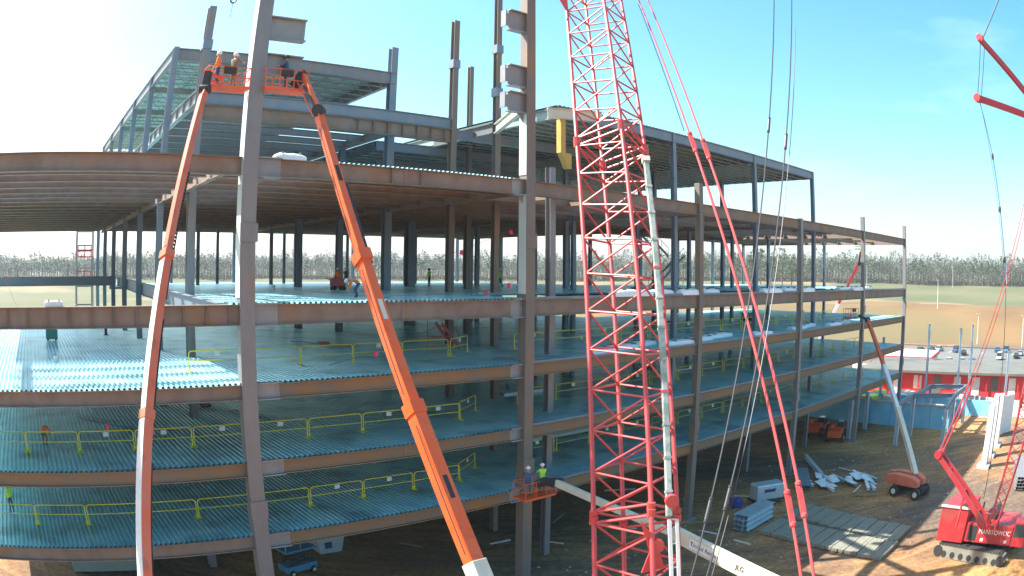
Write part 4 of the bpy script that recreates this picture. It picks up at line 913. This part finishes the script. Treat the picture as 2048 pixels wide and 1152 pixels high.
for (du, lab, ps, v, hm) in ((-.55, 'worker in a dark jacket, left one in the basket of the cream lift', 'reach', 'denim', 'helmet'), (.55, 'worker in a lime vest, right one in the basket of the cream lift', 'reach', 'lime', 'helmet')):
    worker((bk3.x+UX*du, bk3.y+UY*du, bk3.z+.16), ANG-.4, v, 'denim', lab, ps, hm)
worker((jb.x+UX*.35, jb.y+UY*.35, jb.z+.16), ANG-1.0, 'brownwear', 'brownwear', 'worker in tan clothes in the left orange basket, reaching to the column', 'reach')
worker((jb.x-UX*.55, jb.y-UY*.55, jb.z+.16), ANG+1.0, 'ovest', 'denim', 'worker in an orange vest at the outer end of the left orange basket', 'stand')
worker((jb2.x+UX*.1, jb2.y+UY*.1, jb2.z+.16), ANG+1.2, 'denim', 'denim', 'worker in dark clothes in the right orange basket beside the column', 'reach', 'dark')

# ------------------------------------------------------------------ ground-level things in front of the building
k = 0
mm = MB(); 
for i in range(4): mm.box(-1.9+.95*i+.01, -.96+.95*i-.01+.0, -.58, .58, 0, .28)
MAT_ = mm.mesh('timber', 'timber'); one = MB().box(-1.88, 1.88, -.135, .135, 0, .28).mesh('timber', 'timber')
for s_, (u, v0, nme) in enumerate(((38.3, -7.6, 'near row'), (43.0, -7.4, 'far row'))):
    for i in range(10):
        t = empty('crane_mat', bw(u-.10*i*(1+.8*s_), v0-1.22*i, .06), ANG+random.uniform(-.03,.03), label='heavy timber crane mat, %s from the building in the %s' % (ORD[i], nme), cat='mat', group='timber crane mats laid for the cranes')
        for j in range(4): share('timber', one, t, (random.uniform(-.06,.06), -.43+.285*j, random.uniform(-.015,.015)))
        for x in (-1.2, 1.2): o = MB(); o.cyl((x, 0, .14), .03, 1.16, 6, 'y'); o.build('tie_rod', 'rope', t)
g = empty('generator', bw(43.9, -3.2, 0), ANG-.5, label='pale generator box on a trailer beside the blue steel bundle', cat='generator')
o = MB(); o.box(-1.5, 1.5, -.75, .75, .55, 2.0); o.build('housing', 'skyblue', g, bevel=.12); o = MB(); o.box(-.75, .45, -.78, -.752, 1.3, 1.6); o.build('name_panel', 'navy', g)
o = MB(); o.box(-1.7, 1.7, -.7, .7, .38, .55); o.bar((1.6,0,.45), (2.6,0,.40), .12, .12); o.build('trailer_frame', 'dark', g)
for y in (-.85, .85): wheel(g, (0, y, .33), .33, .22)
o = MB(); o.box(-2.5, -1.7, -.5, .6, 0, .8); tb = o.build('tarp_bale', 'tarp', None, bevel=.12); tb.location = bw(43.2, -2.4, .05); tb.rotation_euler = (0,0,ANG-.4); tag(tb, 'blue tarp bale lying left of the pale generator', 'tarp')
bar_bundle(bw(38.2, -5.4, .05), ANG+.05, 4.6, 4, 3, .38, .44, 'blue-grey bundle of steel beams stacked on the dirt near the timber mats')
bar_bundle(bw(57.5, -1.2, .05), ANG+.7, 8, 1, 1, .45, .45, 'single long pale beam lying on the dirt behind the scattered sheets')
bar_bundle(bw(52.5, -2.6, .05), ANG+.55, 7, 4, 1, .35, .30, 'flat row of pale beams on the dirt, left of the scattered sheets', 'bluegrey')
for i in range(30):
    u, v = (52.5+random.uniform(-1.5, 2.5), -4.6+random.uniform(-2.0, 1.6)) if i % 2 else (55.5+random.uniform(-2.2, 2.4), -9.2+random.uniform(-1.8, 2.0))
    t = MB(); t.ibeam((-1.3,0,0), (1.3,0,0), .32, .26, .03, .025) if i % 3 else t.box(-1.1, 1.1, -.35, .35, -.03, .03)
    o = t.build('steel_offcut', 'wrap' if i % 3 != 1 else 'skyblue', None, bw(u, v, .32+.05*(i % 4))); o.rotation_euler = (random.uniform(-.12,.12), random.uniform(-.08,.08), ANG+random.uniform(.5, 1.1))
    tag(o, 'pale steel offcut in the scattered heap beside the far boom lift', 'steel', 'pale steel offcuts in one heap')
def telehandler(loc, yaw, label):
    t = empty('telehandler', loc, yaw, label=label, cat='telehandler', group='orange telehandlers under the frame')
    o = MB(); p = [(-2.3,.7),(-2.4,1.5),(-1.2,1.9),(.2,1.55),(2.2,1.35),(2.3,.7)]; n = len(p)
    o.add([(x,-.95,z) for x,z in p]+[(x,.95,z) for x,z in p], [tuple(range(n))[::-1], tuple(range(n,2*n))]+[(i,(i+1)%n,n+(i+1)%n,n+i) for i in range(n)]); o.build('body', 'orange', t, bevel=.06)
    o = MB(); o.box(-.6, .7, -.98, -.1, 1.4, 2.4); o.build('cab', 'glass', t, bevel=.08); o = MB(); o.bar((-2.2,.4,2.1), (3.0,.4,1.3), .35, .45); o.build('boom', 'orange', t, bevel=.03)
    for x in (-1.4, 1.5):
        for y in (-1.05, 1.05): wheel(t, (x, y, .6), .6, .4)
telehandler(bw(73.3, 6.2, 0), ANG+.1, 'orange telehandler under the frame beside the fourth column'); telehandler(bw(71.8, 2.6, 0), ANG+.3, 'orange telehandler nearer the posts, right of the other one')
# bin, work box and blue machine under the middle bay
b = empty('waste_bin', bw(9.4, 12.2, 0), ANG, label='pale blue waste skip hanging in shade under the middle bay', cat='skip')
o = MB(); o.prof((0,-1.0,0), (0,1.0,0), [(-.9,0),(.9,0),(1.2,1.3),(-1.2,1.3)]); o.build('tub', 'skyblue', b, bevel=.03); o = MB(); o.box(-1.25, 1.25, -1.06, 1.06, 1.28, 1.38); o.build('lip', 'skyblue', b); o = MB(); o.box(-.5, .1, -1.03, -1.0, .4, .9); o.build('label_patch', 'navy', b)
def scissor(loc, yaw, label):
    t = empty('scissor_lift', loc, yaw, label=label, cat='scissor lift')
    o = MB(); o.box(-1.3, 1.3, -.6, .6, .3, .8); o.build('chassis', 'blue', t, bevel=.04)
    for x in (-.9, .9):
        for y in (-.62, .62): wheel(t, (x, y, .26), .26, .2)
    o = MB()
    for y in (-.45, .45):
        for i in range(3): o.bar((-1.0, y, .85+.3*i), (1.0, y, 1.15+.3*i), .05, .08); o.bar((1.0, y+.06, .85+.3*i), (-1.0, y+.06, 1.15+.3*i), .05, .08)
    o.build('scissor_arm', 'rope', t)['kind'] = 'stuff'; o = MB(); o.box(-1.3, 1.3, -.6, .6, 1.8, 1.95); o.build('platform', 'blue', t)
    o = MB()
    for z in (2.5, 3.0): o.path([(-1.25,-.55,z),(1.25,-.55,z),(1.25,.55,z),(-1.25,.55,z),(-1.25,-.55,z)], .025)
    for x in (-1.25, 0, 1.25):
        for y in (-.55, .55): o.tube((x,y,1.9), (x,y,3.0), .025, 6)
    o.build('railing', 'skyblue', t)
scissor(bw(5.6, 8.8, 0), ANG+.2, 'blue scissor lift in shade at the bottom of the middle bay')
ct = empty('storage_container', bw(-8.2, 13, 0), ANG, label='grey-green container in shade at the bottom left', cat='container')
o = MB(); o.box(-3.4, 3.4, -1.2, 1.2, .1, 2.6); o.build('box', 'joist', ct, bevel=.04)
for i in range(22): o = MB(); o.box(-3.3+.3*i, -3.18+.3*i, -1.25, -1.19, .25, 2.45); o.build('rib', 'joist', ct)
for i in range(26):
    u, v = random.uniform(2, 60), random.uniform(-11, 12); L = random.uniform(.6, 3.2)
    o = MB(); o.box(-L/2, L/2, -.09, .09, 0, .07); q = o.build('timber_scrap', random.choice(['timber', 'white', 'cream', 'timber']), None, bw(u, v, .05)); q.rotation_euler = (0, random.uniform(-.05,.05), random.uniform(0, 3)); tag(q, 'loose board lying on the shaded dirt beneath the frame', 'board', 'loose boards scattered on the dirt')

# low steel frame in front of the right end
LF = empty('low_frame', bw(72, 1.2, 0), ANG, label='low steel frame of short posts and beams at the right end', cat='frame')
hts = {}
for i, (u, v) in enumerate(((.9, 0), (7.6, .3), (.4, -7.4), (6.4, -7.6), (.2, -14.6), (9.0, -13.5), (15.5, -7.6), (17.5, -13.5))):
    o = MB(); o.ibeam((u,v,0), (u,v,5.0), .55, .5, .05, .05, up=(0,1,0), top=False); o.build('post', 'skyblue', LF); o = MB(); o.box(u-.45, u+.45, v-.45, v+.45, 0, .06); o.build('base_plate', 'stub', LF)
for a_, b_ in (((.4,-7.4), (6.4,-7.6)), ((.2,-14.6), (9,-13.5)), ((6.4,-7.6), (9,-13.5)), ((9,-13.5), (17.5,-13.5)), ((6.4,-7.6), (15.5,-7.6)), ((15.5,-7.6), (17.5,-13.5))):
    o = MB(); o.ibeam((*a_, 5.62), (*b_, 5.62), .3, .6); o.build('beam', 'bluegrey', LF)
for a_, b_ in (((.4,-7.4,2.6), (3.2,-7.5,5.1)), ((9,-13.5,2.6), (12,-13.5,5.1)), ((6.4,-7.6,2.6), (9.2,-7.6,5.1))): o = MB(); o.bar(a_, b_, .16, .16); o.build('knee_brace', 'bluegrey', LF)
W_ = empty('foundation_wall', bw(84, 10, 0), ANG, label='long pale blue foundation wall beyond the low steel frame', cat='wall')
for i in range(8): o = MB(); o.box(-.2, .2, -3.4*(i+1)+.03+6, -3.4*i+6-.03, 0, 3.2); o.build('wall_panel', 'skylit_wall', W_)
o = MB(); o.box(-.35, .35, -21.5, 6.2, 3.2, 3.45); o.build('wall_cap', 'concrete', W_)
W2 = empty('foundation_wall', bw(96, 20, 0), ANG, label='pale blue retaining wall running behind the foundation wall toward the red building', cat='wall')
for i in range(9): o = MB(); o.box(-.2, .2, -4*(i+1)+.03, -4*i-.03, 0, 2.4); o.build('wall_panel', 'skylit_wall', W2)
# tall bare posts standing beyond
for i, (x, y, h) in enumerate(((57.2, 93.2, 13.0), (61.2, 91.0, 13.6), (66.2, 88.0, 13.0), (68.2, 87.0, 13.6), (75.5, 84.0, 9.5), (54.5, 95, 11.5))):
    t = empty('steel_post', (x, y, 0), ANG+.3, label='tall bare pale steel post, %s from the left of those beyond the frame' % ORD[[1, 2, 3, 4, 5, 0][i]], cat='post', group='tall bare steel posts')
    o = MB(); o.ibeam((0,0,.05), (0,0,h), .42, .42, .04, .04, up=(0,1,0), top=False); o.build('shaft', 'skyblue', t); o = MB(); o.box(-.4, .4, -.4, .4, 0, .06); o.build('base_plate', 'stub', t); o = MB(); o.box(-.26, .26, -.26, .26, h, h+.05); o.build('cap_plate', 'stub', t)
# white piers and a deck stack at the right edge
for i, (u, v, h) in enumerate(((65.8, -21.6, 7.0), (71.0, -21.3, 7.4), (76.5, -21.2, 6.6))):
    t = empty('concrete_pier', bw(u, v, 0), ANG, label='white concrete pier, %s from the near end of the row beside the small red crane' % ORD[i], cat='pier', group='white concrete piers')
    o = MB(); o.box(-.55, .55, -.4, .4, .4, h); o.build('shaft', 'whitewall', t, bevel=.05); o = MB(); o.box(-1.0, 1.0, -.9, .9, 0, .4); o.build('footing', 'concrete', t)
bar_bundle(bw(61.5, -28.0, .05), ANG+.2, 9, 5, 4, .42, .34, 'stack of grey steel beams beyond the small red crane at the right edge', 'column')
pf = empty('formwork_panel', bw(83.5, -20.5, 0), ANG-.5, label='white formwork panel standing behind the concrete piers', cat='panel')
o = MB(); o.box(-3.2, 3.2, -.08, .08, .1, 5.2); o.build('face', 'white', pf); 
for x in (-2.4, 0, 2.4): o = MB(); o.bar((x, .1, 3.8), (x, 2.4, .05), .12, .12); o.build('prop', 'white', pf)
yb = empty('barrier', (42.2, 40.0, 0), -1.0, label='yellow barrier board right of the small red crane', cat='barrier')
o = MB(); o.box(-1.3, 1.3, -.05, .05, .5, .95); o.build('board', 'yellow', yb)
for x in (-1, 1): o = MB(); o.bar((x, -.3, 0), (x, 0, .9), .06, .06); o.bar((x, .3, 0), (x, 0, .9), .06, .06); o.build('stand', 'dark', yb)

# ------------------------------------------------------------------ parking lot, sheds and cars beyond
lot = MB(); lot.add([(60, 176, .12), (104, 207, .12), (190, 112, .12), (142, 80, .12)], [(0,3,2,1)]); tag(lot.build('parking_lot', lot_mat()), kind='structure')
ln = MB()
for i in range(16):
    c = Vector((108, 186, .14)).lerp(Vector((166, 122, .14)), i/15); d = Vector((-.757,-.653,0)); s_ = Vector((.653,-.757,0))*.08
    ln.add([c-s_, c+s_, c+s_+d*5, c-s_+d*5], [(0,1,2,3)])
tag(ln.build('bay_marking', 'white'), kind='structure')
kb = MB(); kb.prof((104, 207.3, .1), (190.3, 112, .1), [(-.2,0),(.2,0),(.2,.35),(-.2,.35)]); tag(kb.build('kerb', mat('dark_kerb', (.10,.09,.08), .9)), kind='structure')
def car(loc, yaw, m, label, van=False):
    t = empty('parked_car', loc, yaw, label=label, cat='car', group='cars parked on the lot beyond the site')
    hi = 1.95 if van else 1.48
    p = [(-2.2,.35),(-2.25,.75),(-2.1,.95),(-1.2,1.0) if not van else (-2.0,1.0),(1.0,.98),(2.0,.85),(2.2,.6),(2.15,.35)]; n = len(p)
    o = MB(); o.add([(x,-.88,z) for x,z in p]+[(x,.88,z) for x,z in p], [tuple(range(n))[::-1], tuple(range(n,2*n))]+[(i,(i+1)%n,n+(i+1)%n,n+i) for i in range(n)]); o.build('body', m, t, bevel=.08)
    q = [(-1.75,.97),(-1.35,hi-.06),(-.9,hi),(.15,hi),(1.05,.97)] if not van else [(-2.15,.99),(-2.05,hi-.06),(-1.9,hi),(.5,hi),(1.2,.99)]; n = len(q)
    o = MB(); o.add([(x,-.78+.1*(z-.97),z) for x,z in q]+[(x,.78-.1*(z-.97),z) for x,z in q], [tuple(range(n))[::-1], tuple(range(n,2*n))]+[(i,(i+1)%n,n+(i+1)%n,n+i) for i in range(n)]); o.build('cabin_glass', 'glass', t, bevel=.05)
    o = MB(); o.box(q[1][0]+.05, q[3][0]-.02, -.70, .70, hi-.01, hi+.03); o.build('roof', m, t, bevel=.02)
    for x in (-1.35, 1.35):
        for y in (-.82, .82): wheel(t, (x, y, .33), .33, .2)
paint = {}
for nm, c in (('silver', (.45,.46,.48)), ('dark blue', (.03,.08,.22)), ('black', (.02,.02,.025)), ('white', (.75,.75,.74)), ('mid blue', (.06,.20,.45)), ('grey', (.2,.2,.21)), ('dark green', (.02,.07,.05))): paint[nm] = mat('car_'+nm.replace(' ', '_'), c, .25, .1)
cars = [((106.5,176),'grey',0,'in the far corner of the lot'), ((112.3,171.5),'dark green',0,'right of the grey one in the far corner'), ((115.8,170),'black',0,'close to the dark green one'), ((119.5,171),'silver',0,'behind the bare post'), ((104.5,143.8),'white',0,'front left of the group between two bare posts'), ((107.8,141.8),'silver',0,'in front of the dark group between two bare posts'), ((110.5,140.2),'mid blue',0,'front right of the group between two bare posts'), ((123,165.5),'dark blue',1,'tallest at the back of the group between posts'), ((120.5,158),'black',0,'in the middle of the group between posts'), ((136.5,158.5),'dark blue',0,'behind the long white van'), ((139.5,156.5),'mid blue',1,'back right near the edge'), ((124.5,143),'white',1,'long white one in front of the right group'), ((131.5,142),'black',0,'right of the long white van'), ((137.5,146.5),'silver',0,'at the right edge'), ((142,143),'grey',0,'last at the right edge')]
for (x, y), nm, van, wh in cars: car((x, y, .12), math.radians(41+random.uniform(-6,6)), paint[nm], '%s %s parked %s' % (nm, 'van' if van else 'car', wh), bool(van))
d_ = Vector((.74,-.673,0)); n_ = Vector((.673,.74,0))
RB = empty('red_shed', (61.5, 114.5, 0), math.atan2(d_.y, d_.x), label='long low red building with a flat grey roof and white door bays', cat='building')
o = MB(); o.box(0, 62, 0, 18, 0, 4.2); o.build('wall', 'redwall', RB); o = MB(); o.box(-.8, 62.8, -1.2, 18.8, 4.2, 4.6); o.build('roof', 'greyroof', RB)
for i in range(14):
    x = 2+4.2*i; dr = MB(); dr.box(x, x+1.7, -.08, .02, 0.3 if i % 2 else 1.4, 3.7); dd = dr.build('door', 'whitewall' if i % 3 else 'greyroof', RB); o = MB(); o.box(x+1.2, x+1.35, -.12, -.08, 1.7, 1.9); o.build('handle', 'dark', dd)
for i in range(8): o = MB(); o.box(4+7.4*i, 4.25+7.4*i, -.6, -.35, 0, 4.2); o.build('canopy_post', 'redwall', RB)
o = MB(); o.prof((1, -.1, 0), (1, -7, 0), [(-.1,0),(16,0),(16,.1),(-.1,.1)]); o.build('loading_apron', 'redwall', RB)
WB = empty('white_shed', (68, 146, 0), math.atan2(d_.y, d_.x), label='low white building with a red eaves band left of the parked cars', cat='building')
o = MB(); o.box(-14, 26, 0, 14, 0, 3.4); o.build('wall', 'whitewall', WB); o = MB(); o.box(-14.5, 26.5, -.6, 14.6, 3.4, 3.9); o.build('eaves_band', 'redwall', WB); o = MB(); o.box(-14.2, 26.2, -.3, 14.3, 3.9, 4.05); o.build('roof', 'whitewall', WB)
for i in range(5): o = MB(); o.box(-10+7*i, -7.5+7*i, -.06, .02, .2, 2.6); o.build('door', 'greyroof', WB)
FW = empty('site_hoarding', bw(100, -8, 0), ANG-.25, label='pale panel fence in front of the red building', cat='fence')
for i in range(16): o = MB(); o.box(-.05, .05, -2.4*(i+1)+.03, -2.4*i-.03, .05, 2.6); o.build('fence_panel', 'concrete', FW)
for i in range(17): o = MB(); o.box(-.1, .1, -2.4*i-.06, -2.4*i+.06, 0, 2.8); o.build('fence_post', 'stub', FW)
def truck(loc, yaw, m, label):
    t = empty('site_truck', loc, yaw, label=label, cat='truck', group='trucks between the frame and the red building')
    o = MB(); o.box(1.2, 2.9, -1.1, 1.1, .7, 2.6); o.build('cab', m, t, bevel=.12); o = MB(); o.box(2.88, 2.92, -.95, .95, 1.6, 2.4); o.build('windscreen', 'glass', t); o = MB(); o.box(-3.2, 1.0, -1.15, 1.15, 1.1, 2.3); o.build('tipper_body', m, t, bevel=.05); o = MB(); o.box(-3.2, 2.8, -.5, .5, .6, 1.0); o.build('frame', 'dark', t)
    for x in (-2.3, -1.2, 2.0):
        for y in (-1.0, 1.0): wheel(t, (x, y, .5), .5, .35)
truck((56.5, 100.5, 0), .6, M['yellow'], 'yellow tipper truck behind the end column'); truck((60.5, 98.2, 0), .2, M['cream'], 'cream tipper truck beside the yellow one'); truck((52.0, 103.5, 0), 1.0, M['white'], 'white truck left of the yellow tipper'); truck((47.5, 107, 0), .3, M['orange'], 'orange truck seen beneath the right end of the frame')
for i, (az, r, h) in enumerate(((34.6, 290, 11), (38.6, 232, 9.5), (43.3, 228, 9.5), (41.4, 480, 14), (28.2, 460, 13), (36.0, 470, 13))):
    x, y = r*math.sin(math.radians(az)), r*math.cos(math.radians(az)); t = empty('light_pole', (x, y, land(x, y)), 0, label='slim pale light pole, %s from the left on the far field' % ORD[[1, 3, 5, 4, 0, 2][i]], cat='light pole', group='light poles on the far field')
    o = MB(); o.tube((0,0,-.3), (0,0,h), .16, 8, .09); o.build('pole', 'whitewall', t); o = MB(); o.box(-.9, .9, -.12, .12, h, h+.14); o.build('lamp_head', 'whitewall', t)
# hoist tower at the far left corner of the frame
TW = empty('hoist_tower', bw(-4.5, 63, 0), ANG, label='open ladder-like hoist tower with red cages at the far left corner', cat='hoist')
for x in (0, 2.6):
    for y in (0, 2.0): rod('mast_post', TW, (x, y, 0), (x, y, 27), .09, 'bluegrey', 6)
for i in range(11):
    z = 1.5+2.4*i
    for p, q in (((0,0),(2.6,0)), ((0,2),(2.6,2)), ((0,0),(0,2)), ((2.6,0),(2.6,2))): rod('cross_bar', TW, (*p, z), (*q, z), .05, 'bluegrey', 5)
for z in (18.8, 22.2):
    for y in (-.1, 1.9):
        for zz in (z, z+.75, z+1.5): rod('cage_bar', TW, (.2, y, zz), (2.4, y, zz), .06, 'crane', 6)
        for x in (.2, 1.3, 2.4): rod('cage_bar', TW, (x, y, z), (x, y, z+1.5), .06, 'crane', 6)
    o = MB(); o.box(.2, 2.4, -.1, 1.9, z-.1, z); o.build('cage_floor', 'orange', TW)

# ------------------------------------------------------------------ small clutter
rk = random.Random(21)
def clutter(kind, loc, yaw, label, group):
    t = empty(kind, loc, yaw, label=label, cat={'bucket': 'bucket', 'cable_coil': 'cable', 'plank_stack': 'planks', 'tool_cart': 'cart'}[kind], group=group)
    if kind == 'bucket':
        o = MB(); o.cyl((0,0,.2), .15, .4, 12, 'z', .19); o.build('pail', rk.choice(['white', 'orange', 'blue']), t); o = MB(); o.path([(-.18,0,.4),(-.1,0,.52),(.1,0,.52),(.18,0,.4)], .01, 5); o.build('handle', 'rope', t)
    elif kind == 'cable_coil':
        o = MB(); pts = [(.45*math.cos(k*.6)*(1+.1*math.sin(k)), .45*math.sin(k*.6)*(1+.1*math.cos(k*1.7)), .03+.004*k) for k in range(34)]; o.path(pts, .02, 5); o.build('coil', rk.choice(['dark', 'yellow', 'orange']), t); o = MB(); o.path([(.4,0,.03),(1.2,.3,.02),(2.0,.1,.02),(3.1,.8,.02)], .02, 5); o.build('tail', 'dark', t)
    elif kind == 'plank_stack':
        for k in range(5): o = MB(); o.box(-1.4+rk.uniform(-.2,.2), 1.4+rk.uniform(-.2,.2), -.32+.25*(k % 3), -.1+.25*(k % 3), .05*(k//3), .045+.05*(k//3)); o.build('plank', rk.choice(['cream', 'timber']), t)
    else:
        o = MB(); o.box(-.6, .6, -.35, .35, .35, .95); o.build('box', rk.choice(['crane2', 'blue', 'column']), t, bevel=.03); o = MB(); o.path([(.6,-.3,.8),(.85,-.3,.95),(.85,.3,.95),(.6,.3,.8)], .02, 5); o.build('handle', 'rope', t)
        for x in (-.4, .4): o = MB(); o.cyl((x, 0, .17), .17, .74, 12, 'y'); o.build('wheel_pair', 'dark', t)
names = {Z1: 'lowest deck', Z2: 'second deck up', Z3: 'third deck up', Z4: 'fourth deck'}
plain = {'bucket': 'small pail', 'cable_coil': 'loose coil of cable', 'plank_stack': 'short stack of planks', 'tool_cart': 'wheeled tool box'}
cnt = {}
for z in (Z1, Z2, Z3, Z4):
    for half in ('left', 'right'):
        for i in range(4):
            kd = list(plain)[i]
            if z == Z3 and half == 'left' and i == 3: continue
            u = rk.uniform(-11, 15) if half == 'left' else rk.uniform(26, 70); v = rk.uniform(7, 22) if half == 'left' or z == Z4 else rk.uniform(8, 20)
            if z == Z4 and half == 'left': u = rk.uniform(2, 15)
            clutter(kd, bw(u, v, z+.10), rk.uniform(0, 6), '%s on the %s, %s wing' % (plain[kd], names[z], half), 'small site clutter on the decks')
st_ = MB()
for i in range(700):
    u, v = rk.uniform(4, 70), rk.uniform(-30, 4); p = bw(u, v, .04); r = rk.uniform(.04, .16); st_.ball((p.x, p.y, p.z), r, 4, 1, rk.uniform(.6,1), .7)
tag(st_.build('stones', mat('stones', (.30,.22,.15), .9, 0, (.45,.40,.34), 3)), 'loose stones and clods scattered on the dirt', 'stones', kind='stuff')
# fittings on the small crawler crane and the near lifts
for x in (-.9, .4, 1.7, 3.0):
    o = MB(); o.tube((x, -1.7, 1.55), (x, -1.7, 2.4), .03, 6); o.build('handrail_post', 'crane2', hs)
o = MB(); o.tube((-.9, -1.7, 2.4), (3.0, -1.7, 2.4), .03, 6); o.build('handrail', 'crane2', hs)
for y in (-1.0, 0, 1.0): o = MB(); o.box(-4.22, -4.19, y-.35, y+.35, .3, 2.2); o.build('weight_seam', 'dark', hs)
o = MB(); o.box(-4.3, -1.4, -1.98, -1.72, 2.6, 2.72); o.build('weight_cap', 'cream', hs)
o = MB(); o.cyl((.6, .3, 2.0), .5, 1.6, 16, 'y'); o.build('winch_drum', 'rope', hs)
o = MB(); o.cyl((-.8, .9, 2.0), .09, .9, 8); o.build('exhaust', 'dark', hs)
for x in (.1, 2.2): o = MB(); o.box(x, x+.02, -1.765, -1.75, .1, 1.5); o.build('door_seam', 'dark', hs)
o = MB(); o.box(.2, .5, -1.77, -1.752, .18, .42); o.box(2.7, 3.0, -1.77, -1.752, .18, .42); o.build('decal', 'white', hs)['kind'] = 'stuff'
for t0, t1 in ((.02, .26), (.32, .58), (.66, .95)):
    o = MB(); o.tube(P2(t0)-x2*.20+Vector((0,-.30,.12)), P2(t1)-x2*.16+Vector((0,-.25,.10)), .022, 5); o.build('hydraulic_hose', 'dark', L2)
for t in (.12, .47, .80):
    q = P2(t); o = MB(); zc = x2.cross(dv2).normalized(); w_ = {.12: .31, .47: .26, .80: .21}[t]; o.bar(q+zc*(w_+.004), q+dv2*.9+zc*(w_+.004), .20, .006, zc); o.build('decal', 'dark' if t != .47 else 'cream', L2)

# ------------------------------------------------------------------ morning haze over the whole site
def make_haze():
    o = MB(); o.box(-2800, 2800, -2800, 2800, -4, 120); m = bpy.data.materials.new('haze'); m.use_nodes = True
    nt = m.node_tree; nt.nodes.clear(); out = nt.nodes.new('ShaderNodeOutputMaterial'); v = nt.nodes.new('ShaderNodeVolumePrincipled')
    v.inputs['Color'].default_value = (0.86, 0.94, 1.0, 1); v.inputs['Density'].default_value = 0.0002; v.inputs['Anisotropy'].default_value = 0.2
    nt.links.new(v.outputs[0], out.inputs['Volume'])
    h = o.build('haze', m); tag(h, 'thin pale haze over the whole site', 'haze', kind='stuff')
make_haze()
